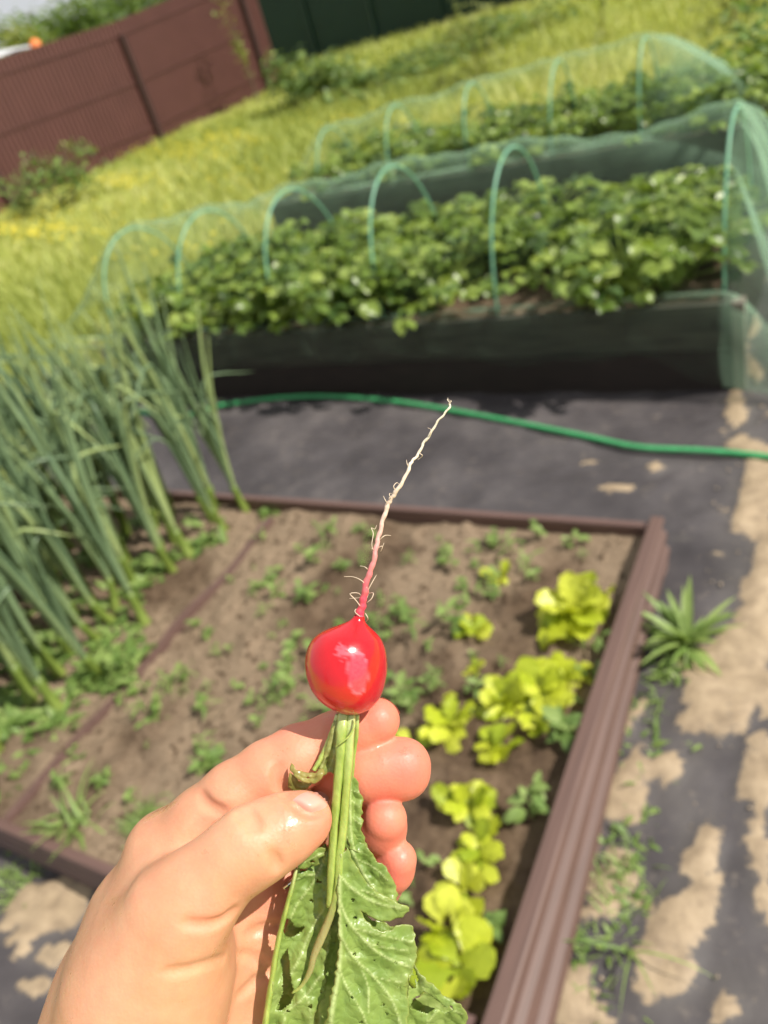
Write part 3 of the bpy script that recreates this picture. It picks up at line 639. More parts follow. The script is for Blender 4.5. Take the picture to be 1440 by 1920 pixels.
# ------------------------------------------------------------------ car behind the fence
def car():
    cq = overfence(12, 93, 21.0); e = tag(empty('parked_car', (cq[0], cq[1], cq[2]-1.80), math.radians(75)), 'white car parked behind the brown fence, only its roof showing', 'car')
    Mw = simple('white_paint', (.8, .8, .82), .2, .02, 2, 0); Mg = simple('car_glass', (.02, .03, .035), .05, .1, 2, 0); Mt = simple('tyre_rubber', (.02, .02, .02), .8, .1)
    sec = [(-2.2, .5, .85), (-2.1, .35, 1.0), (-1.2, .3, 1.08), (1.1, .3, 1.05), (2.05, .35, .85), (2.2, .5, .7)]; V = []
    for x, z0, z1 in sec:
        for yy, zz in ((-.85, z0), (-.9, (z0+z1)/2), (-.8, z1), (.8, z1), (.9, (z0+z1)/2), (.85, z0)): V.append((x, yy, zz))
    F = [(i*6+j, i*6+(j+1) % 6, i*6+6+(j+1) % 6, i*6+6+j) for i in range(5) for j in range(6)]+[tuple(range(6))[::-1], tuple(30+j for j in range(6))]
    mk('body', V, F, Mw, e)
    rf = []; 
    for x, z in ((-1.9, 1.06), (-1.5, 1.42), (-.9, 1.60), (-.1, 1.66), (.5, 1.60), (1.3, 1.06)):
        w = .62+.14*(1.7-z)
        for yy, dz in ((-w, -.05), (-w*.7, 0), (0, .03), (w*.7, 0), (w, -.05)): rf.append((x, yy, z+dz+.12))
    mk('roof', rf, [(i*5+j, i*5+j+1, i*5+6+j, i*5+5+j) for i in range(5) for j in range(4)], Mw, e)
    for s in (-1, 1): mk('side_window', [(-1.7, .83*s, 1.06), (1.2, .83*s, 1.04), (.5, .68*s, 1.62), (-.9, .68*s, 1.64), (-1.45, .7*s, 1.42)], [(0, 1, 2, 3, 4)], Mg, e, smooth=False)
    for x in (-1.35, 1.35):
        for s in (-1, 1): mk('wheel', *tube([(x, s*.72, .33), (x, s*.92, .33)], .33, 24), Mt, e)
car()
mq = overfence(62, 74, 18.5); mk_ = tag(empty('marker_pole', (mq[0], mq[1], mq[2]-2.03)), 'orange-topped marker pole behind the fence beside the white car', 'marker pole')
Mo = simple('orange_plastic', (.85, .22, .05), .5, .05)
mk('pole', *tube([(0, 0, 0), (0, 0, 1.78)], .02, 8), M_fencepost, mk_)
mk('cap', *tube([(0, 0, 1.76), (0, 0, 1.80), (0, 0, 1.98), (0, 0, 2.04)], [.06, .11, .10, .03], 12), Mo, mk_)

# ------------------------------------------------------------------ grass (stuff)
def grass():
    N = 150000; d = 3.0+33*rng.random(N)**1.25
    th = rng.uniform(math.radians(82), math.radians(155), N); x = d*np.cos(th); y = d*np.sin(th)
    keep = ((x < -3.45) | (y > 6.1)) & ~((x < -11.9) & (y < 17)) & (x > -20) & (y < 27) & ~((x > -4.6) & (y < 6.1) & (rng.random(N) < .55))
    x, y, d = x[keep], y[keep], d[keep]; n = len(x)
    pn = fbm(np.stack([x, y, 0*x], 1), .55, 4, 12); hh = (.05+.13*rng.random(n))*(.6+1.0*pn)*(1+.03*d)
    fy = np.clip((x+12.8)*-1, 0, 1)  # taller along the brown fence
    hh *= 1+.5*np.clip((y-21)/6, 0, 1); hh *= np.where((x < -8) & (y < 17), .5, 1)
    az = rng.uniform(0, 6.283, n); w = (.003+.0011*d)*(.7+.6*rng.random(n)); ln = rng.uniform(.1, .6, n)*hh; aa = rng.uniform(0, 6.283, n)
    A = np.stack([x-np.cos(az)*w, y-np.sin(az)*w, np.full(n, -.02)], 1); B = np.stack([x+np.cos(az)*w, y+np.sin(az)*w, np.full(n, -.02)], 1)
    mx = np.stack([x+.35*ln*np.cos(aa), y+.35*ln*np.sin(aa), hh*.6], 1); off = np.stack([np.cos(az)*w*.8, np.sin(az)*w*.8, 0*w], 1)
    T = np.stack([x+ln*np.cos(aa), y+ln*np.sin(aa), hh], 1)
    V = np.stack([A, B, mx+off, mx-off, T, T+off*.12], 1).reshape(-1, 3); i = np.arange(n)*6
    F = np.concatenate([np.stack([i, i+1, i+2, i+3], 1), np.stack([i+3, i+2, i+5, i+4], 1)])
    tint = np.clip(.15+1.0*(fbm(np.stack([x, y, 0*x], 1), .35, 4, 30)-.2)+rng.normal(0, .16, n), 0, 1)
    tag(mk('grass', V, F, M_grass, smooth=False, attrs={'tint': np.repeat(tint, 6)}), 'sunny yellow-green long grass of the lawn', 'grass', kind='stuff')
    # buttercup drifts
    b = Bag()
    for (a, c, s, k) in ((30, 430, 40, 110), (100, 425, 40, 50), (200, 335, 40, 120), (330, 280, 55, 200), (420, 255, 40, 130), (640, 215, 60, 60), (400, 330, 90, 60), (180, 400, 120, 60), (250, 460, 120, 30)):
        for _ in range(k):
            q = g(a+random.gauss(0, s), c+random.gauss(0, s*.22), .16)
            if q[0] < -11.7: continue
            r = random.uniform(.012, .022)*1.5
            b.add([(q[0]-r, q[1], .17), (q[0], q[1]-r, .17), (q[0]+r, q[1], .165), (q[0], q[1]+r, .165), (q[0], q[1], .155)], [(0, 1, 4), (1, 2, 4), (2, 3, 4), (3, 0, 4)])
    tag(b.build('buttercup_flowers', M_dand), 'small yellow buttercup flowers drifting through the lawn', 'flowers', kind='stuff')
grass()
#@HAND@
# ------------------------------------------------------------------ hand (one continuous implicit surface) and radish
def PC(x, y, D): return np.array([(x-CX)/FPX*D, -(y-CY)/FPX*D, -D])*1000.0     # camera frame, mm
def toW(Vmm): return EYE+(np.asarray(Vmm)/1000.0) @ R.T
STEP = .75
lo = PC(60, 2060, .235); lo = np.array([-118., -190., -318.]); hi = np.array([24., -50., -196.])
axs = [np.arange(lo[i], hi[i], STEP) for i in range(3)]
GX, GY, GZ = [a.astype(np.float32) for a in np.meshgrid(*axs, indexing='ij')]
def capsule(a, b, ra, rb):
    d = b-a; L2 = float(d.dot(d)); t = np.clip(((GX-a[0])*d[0]+(GY-a[1])*d[1]+(GZ-a[2])*d[2])/L2, 0, 1)
    return np.sqrt((GX-a[0]-t*d[0])**2+(GY-a[1]-t*d[1])**2+(GZ-a[2]-t*d[2])**2)-(ra+(rb-ra)*t)
def smin(a, b, k):
    if a is None: return b
    h = np.maximum(k-np.abs(a-b), 0)/k; return np.minimum(a, b)-h*h*k*.25
def smax(a, b, k):
    h = np.maximum(k-np.abs(a-b), 0)/k; return np.maximum(a, b)+h*h*k*.25
def chain(pts, k):
    "pts: (px, py, depth m, radius mm)"
    f = None
    for p, q in zip(pts[:-1], pts[1:]):
        f = smin(f, capsule(PC(*p[:3]), PC(*q[:3]), p[3], q[3]), k)
    return f
THUMB = [(574, 1536, .2365, 7.6), (545, 1549, .2355, 8.9), (512, 1566, .2345, 9.7), (470, 1588, .233, 11.0), (425, 1622, .2325, 10.4), (385, 1660, .232, 11.2), (335, 1712, .2325, 13.6)]
META = [(335, 1712, .2325, 13.6), (300, 1790, .236, 18.0), (265, 1880, .238, 21.5), (235, 2000, .240, 24.5)]
INDEX = [(708, 1351, .2580, 7.2), (677, 1365, .2600, 8.4), (628, 1390, .2605, 9.1), (560, 1419, .2590, 9.9), (505, 1451, .2575, 10.4), (442, 1495, .2565, 11.1), (385, 1544, .2575, 11.6), (318, 1599, .261, 13.2)]
MIDDLE = [(755, 1441, .2575, 8.5), (722, 1441, .2578, 9.2), (688, 1446, .2585, 9.5), (640, 1464, .2645, 9.6), (600, 1480, .270, 9.6), (520, 1530, .274, 10.5), (430, 1610, .274, 12.0)]
RING = [(722, 1536, .2535, 7.0), (714, 1552, .2585, 7.9), (686, 1573, .267, 8.7), (610, 1610, .277, 9.2), (500, 1680, .277, 11.5)]
PINKY = [(747, 1611, .2555, 5.9), (735, 1629, .2585, 6.8), (708, 1656, .264, 7.7), (640, 1690, .275, 8.4), (540, 1760, .278, 11.0)]
f = smin(chain(MIDDLE, 3.0), capsule(PC(758, 1432, .2575), PC(757, 1452, .2580), 7.9, 7.9), 3)
f = smin(f, chain(INDEX, 3.0), 1.2); f = smin(f, chain(RING, 3), 1.0); f = smin(f, chain(PINKY, 3), 1.0)
palm = chain([(325, 1612, .267, 14.5), (270, 1720, .268, 17), (225, 1850, .266, 19.5), (215, 2000, .262, 24)], 6)
palm = smin(palm, chain([(440, 1645, .273, 13.5), (440, 1780, .274, 16), (380, 1980, .268, 21)], 6), 12)
palm = smin(palm, chain([(545, 1700, .277, 12), (520, 1860, .279, 15), (450, 2000, .272, 20)], 6), 12)
palm = smin(palm, chain([(490, 1650, .272, 11.5), (500, 1760, .275, 13), (480, 1900, .275, 15)], 6), 10)
f = smin(f, palm, 9.0)
th = chain(THUMB, 4.5); met = chain(META, 6); th = smin(th, met, 9)
kk = 1.8+15*sst(-GX, 50, 76)
f = smin(f, th, kk)
f = smin(f, capsule(PC(300, 1800, .25), PC(255, 1990, .258), 22, 25), 14)
f = smin(f, capsule(PC(250, 2010, .255), PC(120, 2400, .236), 25, 27), 16)
def sdf_at(p):
    i = (np.asarray(p)-lo)/STEP; i0 = np.floor(i).astype(int); t = i-i0; r = 0
    for a in (0, 1):
        for b in (0, 1):
            for c in (0, 1): r += f[i0[0]+a, i0[1]+b, i0[2]+c]*(t[0] if a else 1-t[0])*(t[1] if b else 1-t[1])*(t[2] if c else 1-t[2])
    return r
def march(x, y, D0=.205):
    D = D0
    for _ in range(80):
        s = sdf_at(PC(x, y, D))
        if s < .03: break
        D += s/1000*.8
        if D > .30: return None
    return D
def crease(pts, r, dig, k=2.0):
    "groove that follows the skin surface; tapers at both ends"
    global f
    q = smoothpts(pts, 3*len(pts)); m = len(q); C = []
    for i, (x, y) in enumerate(q):
        D = march(x, y)
        if D: C.append(PC(x, y, D-(r-dig*math.sin(PI*(i+.6)/(m+.2)))/1000))
    for a, b in zip(C[:-1], C[1:]):
        if abs(a[2]-b[2]) < 4: f = smax(f, -capsule(a, b, r, r), k)
for pts, r_, dg in (([(547, 1499), (556, 1508), (568, 1518), (584, 1525), (600, 1522), (613, 1513)], .7, .42), ([(440, 1710), (424, 1726), (400, 1735), (372, 1737), (345, 1732)], .9, .42), ([(522, 1632), (519, 1618), (511, 1602)], .9, .22), ([(432, 1795), (395, 1808), (350, 1822), (310, 1826)], .9, .10),
                    ([(540, 1492), (526, 1480), (518, 1458), (522, 1436)], 1.2, .3), ([(424, 1524), (402, 1519), (385, 1508), (372, 1490)], 1.3, .5),
                    ([(444, 1522), (458, 1534), (468, 1552)], .8, .09), ([(462, 1518), (474, 1530), (484, 1550)], .8, .10),
                    ([(470, 1752), (500, 1742), (535, 1738)], 1.2, .4), ([(440, 1790), (480, 1800), (520, 1840)], 1.2, .3), ([(452, 1870), (490, 1835), (530, 1815)], 1.2, .3)):
    crease(pts, r_, dg)
def surfnets(f):
    s = f < 0; nx, ny, nz = f.shape
    c = np.zeros((nx-1, ny-1, nz-1), int)
    for a in (0, 1):
        for b in (0, 1):
            for d in (0, 1): c += s[a:nx-1+a, b:ny-1+b, d:nz-1+d]
    act = (c > 0) & (c < 8); idx = -np.ones(act.shape, int); I = np.argwhere(act); idx[act] = np.arange(len(I))
    acc = np.zeros((len(I), 3)); cnt = np.zeros(len(I)); co = [(a, b, d) for a in (0, 1) for b in (0, 1) for d in (0, 1)]
    for u in range(8):
        for v in range(u+1, 8):
            A, B = np.array(co[u]), np.array(co[v])
            if abs(A-B).sum() != 1: continue
            fa = f[tuple((I+A).T)]; fb = f[tuple((I+B).T)]; m = (fa < 0) != (fb < 0); t = np.where(m, fa/(fa-fb+1e-12), 0)
            acc += np.where(m[:, None], A+(B-A)*t[:, None], 0); cnt += m
    V = lo+(I+acc/cnt[:, None])*STEP; Q = []
    for ax in range(3):
        sl0 = [slice(1, -1)]*3; sl0[ax] = slice(0, -1); sl1 = list(sl0); sl1[ax] = slice(1, None)
        a, b = s[tuple(sl0)], s[tuple(sl1)]; o1, o2 = [(1, 2), (2, 0), (0, 1)][ax]
        for flip in (0, 1):
            E = np.argwhere((a & ~b) if not flip else (~a & b))
            for k in range(3):
                if k != ax: E[:, k] += 1
            if not len(E): continue
            e1 = np.zeros(3, int); e1[o1] = 1; e2 = np.zeros(3, int); e2[o2] = 1
            q = np.stack([idx[tuple((E-e1-e2).T)], idx[tuple((E-e2).T)], idx[tuple(E.T)], idx[tuple((E-e1).T)]], 1)
            Q.append(q[:, ::-1] if flip else q)
    Q = np.vstack(Q); return V, Q[(Q >= 0).all(1)]
Vh, Fh = surfnets(f)
def nearest(Vmm, pts, s):
    r = 0
    for p in pts: r = np.maximum(r, p[3]*np.exp(-((Vmm-PC(*p[:3]))**2).sum(1)/(2*(s*p[4])**2)))
    return r
red = nearest(Vh, [(765, 1440, .252, 1, 1.2), (720, 1480, .252, 1, 1), (722, 1560, .252, 1, 1), (725, 1525, .247, .7, .8), (750, 1612, .25, .9, 1), (735, 1640, .252, 1, 1), (720, 1350, .253, .9, 1), (670, 1380, .257, .8, 1), (600, 1550, .232, .45, .8), (560, 1360, .262, .6, 1.2), (500, 1420, .255, .25, 1),
                   (430, 1520, .255, .35, .8), (520, 1640, .265, .5, 1), (390, 1735, .218, .35, .5), (640, 1430, .26, .8, 1)], 9.0)
def skin():
    m, nt, b = mat('skin'); n = noise(nt, 55, 4); n2 = noise(nt, 700, 3, .6)
    t = nt.nodes.new('ShaderNodeTexCoord'); vo = nd(nt, 'ShaderNodeTexVoronoi', Scale=900.0); nt.links.new(t.outputs['Object'], vo.inputs['Vector'])
    c = ramp(nt, n, [(.3, (.58, .265, .145)), (.7, (.68, .35, .205))]); c = mixc(nt, ramp(nt, noise(nt, 160, 5, .7), [(.45, (0, 0, 0)), (.7, (.30, .30, .30))]), c, (.66, .24, .16)); c = mixc(nt, attr(nt, 'red'), c, (.74, .18, .125))
    nt.links.new(c, b.inputs['Base Color']); b.inputs['Subsurface Weight'].default_value = .3; b.inputs['Subsurface Radius'].default_value = (1.0, .35, .18); b.inputs['Subsurface Scale'].default_value = .0022
    n3 = noise(nt, 90, 5, .7); r = ramp(nt, n3, [(.4, (.62, .62, .62)), (.56, (.5, .5, .5)), (.66, (.2, .2, .2))]); nt.links.new(r, b.inputs['Roughness'])
    n4 = noise(nt, 42, 6, .75); wet = ramp(nt, n4, [(.50, (.03, .03, .03)), (.64, (.45, .45, .45))]); nt.links.new(wet, b.inputs['Coat Weight']); b.inputs['Coat Roughness'].default_value = .15
    cb = nd(nt, 'ShaderNodeBump', Strength=1.0, Distance=.0016); nt.links.new(noise(nt, 330, 3, .6), cb.inputs['Height']); nt.links.new(cb.outputs[0], b.inputs['Coat Normal'])
    h = mixc(nt, .5, vo.outputs['Distance'], n2); h = mixc(nt, .45, h, n3); bump(nt, b, h, .26, .0007); return m
M_skin = skin(); hroot = toW(PC(250, 1950, .25))
hand = mk('person', toW(Vh)-hroot, Fh, M_skin, attrs={'red': red}); hand.location = Vector(hroot)
sm = hand.modifiers.new('smooth', 'CORRECTIVE_SMOOTH') if False else hand.modifiers.new('smooth', 'SMOOTH'); sm.factor = .5; sm.iterations = 3
tag(hand, "person's bare wet left hand holding the radish by its stems between thumb and fingers", 'person')

# fingernails laid on the implicit surface
M_nail = simple('fingernail', (.66, .35, .28), .30, .05, 200, .03, .0003)
nail = [(549, 1500), (557, 1493), (566, 1488), (577, 1484), (590, 1482), (602, 1484), (611, 1489), (616, 1497), (615, 1507), (609, 1515), (598, 1520), (584, 1523), (572, 1518), (562, 1511)]
cx, cy = np.mean(nail, 0); Vn = []; rings = 7
for k in range(rings+1):
    q = k/rings
    for (x, y) in smoothpts(nail+[nail[0]], 37)[:-1]:
        xx, yy = cx+(x-cx)*q, cy+(y-cy)*q; D = march(xx, yy) or .232
        Vn.append(PC(xx, yy, D-.00060*(1-q**5)-.00003))
Vn = np.array(Vn); Fn = [(k*36+j, k*36+(j+1) % 36, (k+1)*36+(j+1) % 36, (k+1)*36+j) for k in range(rings) for j in range(36)]
mk('fingernail', toW(Vn)-hroot, Fn, M_nail, hand)
def backnail(tip, away, wide, L, W, r):
    "curved nail plate on the far side of a fingertip"
    c = PC(*tip); a = np.array(away, float); a /= np.linalg.norm(a); w = np.array(wide, float); w -= a*w.dot(a); w /= np.linalg.norm(w); n = np.cross(a, w); V = []
    for i in range(7):
        for j in range(9):
            th_ = (j/8-.5)*W/r; s = -L*.5+L*i/6
            V.append(c+n*s+(a*math.cos(th_)+w*math.sin(th_))*(r+.35-.02*s*s))
    mk('fingernail', toW(np.array(V))-hroot, [(i*9+j, i*9+j+1, (i+1)*9+j+1, (i+1)*9+j) for i in range(6) for j in range(8)], M_nail, hand)
backnail((708, 1352, .2587), (.52, .42, -.74), (.8, -.55, .1), 5.5, 8, 7.3)
backnail((753, 1440, .2577), (.62, .26, -.74), (.5, -.85, .0), 6, 9, 8.6)
Dr = march(541, 1657) or .262; cen = toW(PC(566, 1648, Dr+.0085))
ang = np.linspace(0, 2*PI, 41); u = toW(PC(541, 1657, Dr-.0008))-cen; v = np.cross(u, R[:, 0]*.6-R[:, 1]*.8); v = v/np.linalg.norm(v)*np.linalg.norm(u)
tag(mk('finger_ring', *tube([cen+u*math.cos(a)*1.0+v*math.sin(a) for a in ang], .0009, 8, False), M_steel), 'shiny silver ring glinting on a finger behind the thumb', 'ring')

# ------------------------------------------------------------------ radish
RD = .247; rroot = P(650, 1336, RD)
rad = tag(empty('radish', rroot), 'bright red round radish with a long pale root held up by its green stems', 'radish')
cl = smoothpts([(651, 1337), (647.5, 1303), (647, 1262), (650, 1228), (656, 1200), (666, 1178), (674, 1155)], 60)
prof = np.interp(np.linspace(0, 1, 60), [0, .02, .09, .185, .27, .36, .43, .50, .57, .635, .73, .80, .85, .90, .94, 1.0], [14, 28, 50, 66, 74, 78, 78, 76, 72.5, 67.5, 56, 43, 31, 19, 12.5, 9.5])
prof = np.convolve(np.pad(prof, 2, 'edge'), [.15, .2, .3, .2, .15], 'valid')
NB = 72; Cc = np.array([PC(x, y, RD) for x, y in cl]); pxmm = RD/FPX*1000; T = np.repeat((PC(671, 1165, RD)-PC(649, 1335, RD))[None], 60, 0); T /= np.linalg.norm(T, axis=1)[:, None]
side = np.cross(T, [0, 0, 1.]); side /= np.linalg.norm(side, axis=1)[:, None]; fr = np.cross(side, T); V = []
for i in range(60):
    for j in range(NB):
        a = 2*PI*j/NB; w = 1+.012*math.sin(3*a+i*.06)+.008*math.sin(5*a+1+i*.1); rr = prof[i]*pxmm*w
        V.append(Cc[i]+rr*(side[0]*math.cos(a)+fr[0]*math.sin(a)))
V = np.array(V); Fb = [(i*NB+j, (i+1)*NB+j, (i+1)*NB+(j+1) % NB, i*NB+(j+1) % NB) for i in range(59) for j in range(NB)]+[tuple(range(NB))]
pxv = CX+V[:, 0]/-V[:, 2]*FPX; pyv = CY-V[:, 1]/-V[:, 2]*FPX
frontv = V[:, 2] > -RD*1000
n = fbm(V, .5, 3, 3)
e1 = ((pxv-671)/19.)**2+((pyv-1262)/40.)**2; patch = np.where(frontv, 1-sst(e1+.3*(n-.5), .85, 1.0), 0)  # oval highlight painted into the skin colour as paler pink
highlight_rim = np.where(frontv, np.exp(-((e1+.3*(n-.5)-.95)/.12)**2), 0)  # lighter outline of the painted highlight
e2 = ((pxv-643)/24.)**2+((pyv-1222)/22.)**2; glint_mask = np.where(frontv, sst(1-e2+2.2*(fbm(V, 1.6, 3, 8)-.55), .35, .8), 0)  # broken wet glint, painted pale near the root end
def bulbmat():
    m, nt, b = mat('radish_skin'); n = noise(nt, 70, 4); n2 = noise(nt, 900, 3)
    c = ramp(nt, n, [(.3, (.50, .003, .009)), (.7, (.63, .005, .014))])
    c = mixc(nt, attr(nt, 'patch'), c, mixc(nt, n2, (.80, .04, .08), (.84, .13, .18))); c = mixc(nt, attr(nt, 'highlight_rim'), c, (.92, .25, .33)); c = mixc(nt, attr(nt, 'crown'), c, (.22, .14, .05))
    nt.links.new(c, b.inputs['Base Color']); b.inputs['Roughness'].default_value = .24; b.inputs['Coat Weight'].default_value = .5; b.inputs['Coat Roughness'].default_value = .08
    b.inputs['Subsurface Weight'].default_value = .15; b.inputs['Subsurface Radius'].default_value = (1, .2, .15); b.inputs['Subsurface Scale'].default_value = .004
    bump(nt, b, mixc(nt, .3, n2, noise(nt, 160, 3)), .12, .0005); return m
crown = np.repeat(sst(-np.arange(60.), -2.2, 0), NB)
V[:, 2] -= 0; dsp = (highlight_rim*.10-patch*.12)[:, None]*fr.repeat(NB, 0)*-1; V = V-dsp*0+fr.repeat(NB, 0)*0
mk('bulb', toW(V)-rroot, Fb, bulbmat(), rad, attrs={'patch': patch*.6, 'highlight_rim': highlight_rim*.5+glint_mask*.35, 'crown': crown})
RT = [(672, 1176, 11.5), (674, 1163, 9.5), (677, 1143, 7.6), (682, 1120, 6.8), (688, 1090, 6.0), (697, 1063, 5.4), (705, 1030, 5.0), (710, 1007, 4.8), (717, 977, 4.6), (728, 947, 5.2), (733, 935, 4.4), (742, 923, 4.8), (757, 900, 3.8), (768, 873, 3.7), (774, 864, 3.0), (783, 853, 3.3), (793, 833, 2.9), (805, 817, 2.9), (818, 793, 2.3), (833, 777, 2.2), (843, 762, 2.3), (842, 754, 1.0), (839, 746, .4)]
rt = smoothpts(RT, 150); rt[:, 0] += .9*np.sin(np.arange(150)*.9)+.6*np.sin(np.arange(150)*.37+1)
Vr, Fr = tube(np.array([P(x, y, RD+.0008*math.sin(k*.13)) for k, (x, y, _) in enumerate(rt)]), np.maximum(rt[:, 2]*np.interp(np.arange(150), [0, 30, 60], [1, .95, .84]), .3)*(1+.10*np.sin(np.arange(150)*1.7)+.06*rng.random(150))*pxmm/1000, 14)
def rootmat():
    m, nt, b = mat('root_skin'); n = noise(nt, 600, 4, .7)
    c = ramp(nt, attr(nt, 'along'), [(0, (.78, .012, .06)), (.13, (.74, .06, .11)), (.26, (.72, .27, .26)), (.40, (.72, .54, .44)), (.7, (.80, .70, .57)), (1, (.76, .66, .52))])
    c = mixc(nt, ramp(nt, n, [(.45, (0, 0, 0)), (.75, (.5, .5, .5))]), c, (.34, .22, .13)); nt.links.new(c, b.inputs['Base Color']); b.inputs['Roughness'].default_value = .45; bump(nt, b, n, .5, .0006); return m
M_root = rootmat(); al = np.repeat(np.linspace(0, 1, 150), 14)
mk('taproot', Vr-rroot, Fr, M_root, rad, attrs={'along': al})
hairs = [[(692, 1112), (682, 1092), (664, 1082), (645, 1081)], [(688, 1110), (700, 1088), (706, 1078)], [(678, 1140), (666, 1124), (656, 1113), (672, 1112), (676, 1120), (655, 1122)], [(688, 1130), (697, 1122), (700, 1112), (692, 1113), (688, 1122)],
         [(699, 1030), (697, 1020), (700, 1000), (696, 990), (703, 992), (706, 985)], [(712, 1012), (722, 1004), (733, 1004)], [(707, 1028), (717, 1024), (714, 1034), (720, 1018)], [(703, 1034), (697, 1028), (700, 1040)], [(690, 1068), (684, 1063), (675, 1061)],
         [(726, 944), (721, 935), (719, 930)], [(765, 875), (763, 868), (762, 862)], [(787, 850), (792, 855), (783, 862)], [(742, 921), (738, 912), (744, 905), (748, 908)], [(733, 935), (730, 926), (736, 925)], [(806, 817), (808, 806), (802, 802)], [(680, 1160), (666, 1148), (668, 1142), (672, 1150)], [(685, 1150), (690, 1160), (686, 1166)], [(841, 757), (846, 752), (838, 749)]]
hb = Bag()
for h in hairs:
    hp_ = smoothpts(h, 14); V, F = tube(np.array([P(x, y, RD-.001*math.sin(k*.4)) for k, (x, y) in enumerate(hp_)]), np.linspace(.00016, .00007, 14), 5); hb.add(V-rroot, F)
M_hair = simple('root_hair', (.70, .56, .42), .6, .1, 200, 0); hb.build('root_hair', M_hair, rad)

def stemmat():
    m, nt, b = mat('radish_stem'); n = noise(nt, 260, 4, .6, stretch=(1, 1, .2)); n2 = noise(nt, 45, 3)
    c = ramp(nt, n, [(.3, (.22, .31, .05)), (.7, (.41, .48, .12))]); c = mixc(nt, attr(nt, 'pale'), c, (.55, .60, .28)); c = mixc(nt, attr(nt, 'brown'), c, (.38, .31, .14))
    nt.links.new(c, b.inputs['Base Color']); b.inputs['Roughness'].default_value = .28; b.inputs['Subsurface Weight'].default_value = .1; b.inputs['Subsurface Scale'].default_value = .002
    bump(nt, b, n, .6, .0008); return m
M_stem = stemmat()
def petiole(pts, brown=0.0):
    p = smoothpts(pts, 60); n = 14; T, N, B = frames(np.array([P(x, y, D) for x, y, D, r in p])); V = []
    for k, (x, y, D, r) in enumerate(p):
        for j in range(n):
            a = 2*PI*j/n; w = 1+.10*math.cos(3*a+.5)+.07*math.cos(6*a)+.05*math.sin(k*.8); V.append(P(x, y, D)+(N[k]*math.cos(a)+B[k]*math.sin(a))*r*w*D/FPX)
    F = [(i*n+j, i*n+(j+1) % n, (i+1)*n+(j+1) % n, (i+1)*n+j) for i in range(59) for j in range(n)]+[tuple(range(n))[::-1], tuple(59*n+j for j in range(n))]
    s = np.repeat(np.linspace(0, 1, 60), n); mk('stem', np.array(V)-rroot, F, M_stem, rad, attrs={'pale': np.clip(1-s*5, 0, 1)*.8, 'brown': brown*sst(s, .52, .66)*(1-sst(s, .8, 1))})
petiole([(645, 1338, .2455, 9), (641, 1370, .2435, 10), (638, 1420, .2425, 8.5), (632, 1490, .2425, 8), (626, 1560, .2425, 7.5), (621, 1640, .2425, 7), (617, 1700, .2445, 5)])
petiole([(659, 1338, .2455, 8), (657, 1370, .2440, 8.5), (653, 1430, .2430, 8.5), (648, 1500, .2430, 8), (643, 1560, .2430, 8), (637, 1610, .2425, 8), (634, 1660, .2425, 7), (626, 1700, .2436, 7), (609, 1745, .2455, 7.5), (590, 1790, .2468, 6.5), (582, 1820, .2478, 5), (566, 1848, .2492, 3.5), (548, 1862, .2500, 2)], .8)
petiole([(634, 1340, .2465, 5), (624, 1372, .2470, 6), (612, 1400, .2470, 5), (600, 1425, .2465, 5), (588, 1445, .2455, 4)])
petiole([(669, 1340, .2470, 5), (668, 1375, .2475, 5), (662, 1420, .2480, 5), (658, 1480, .2490, 5), (660, 1560, .2500, 4)])
petiole([(663, 1348, .2430, 1.6), (664, 1362, .2410, 1.7), (655, 1380, .2400, 1.7), (640, 1392, .2400, 1.7), (630, 1400, .2410, 1.6)])
petiole([(556, 1628, .2465, 3), (546, 1670, .2465, 4.5), (530, 1730, .2470, 5), (519, 1780, .2475, 5.5), (508, 1850, .2480, 6), (497, 1925, .2485, 6.5), (490, 1990, .2490, 6)])

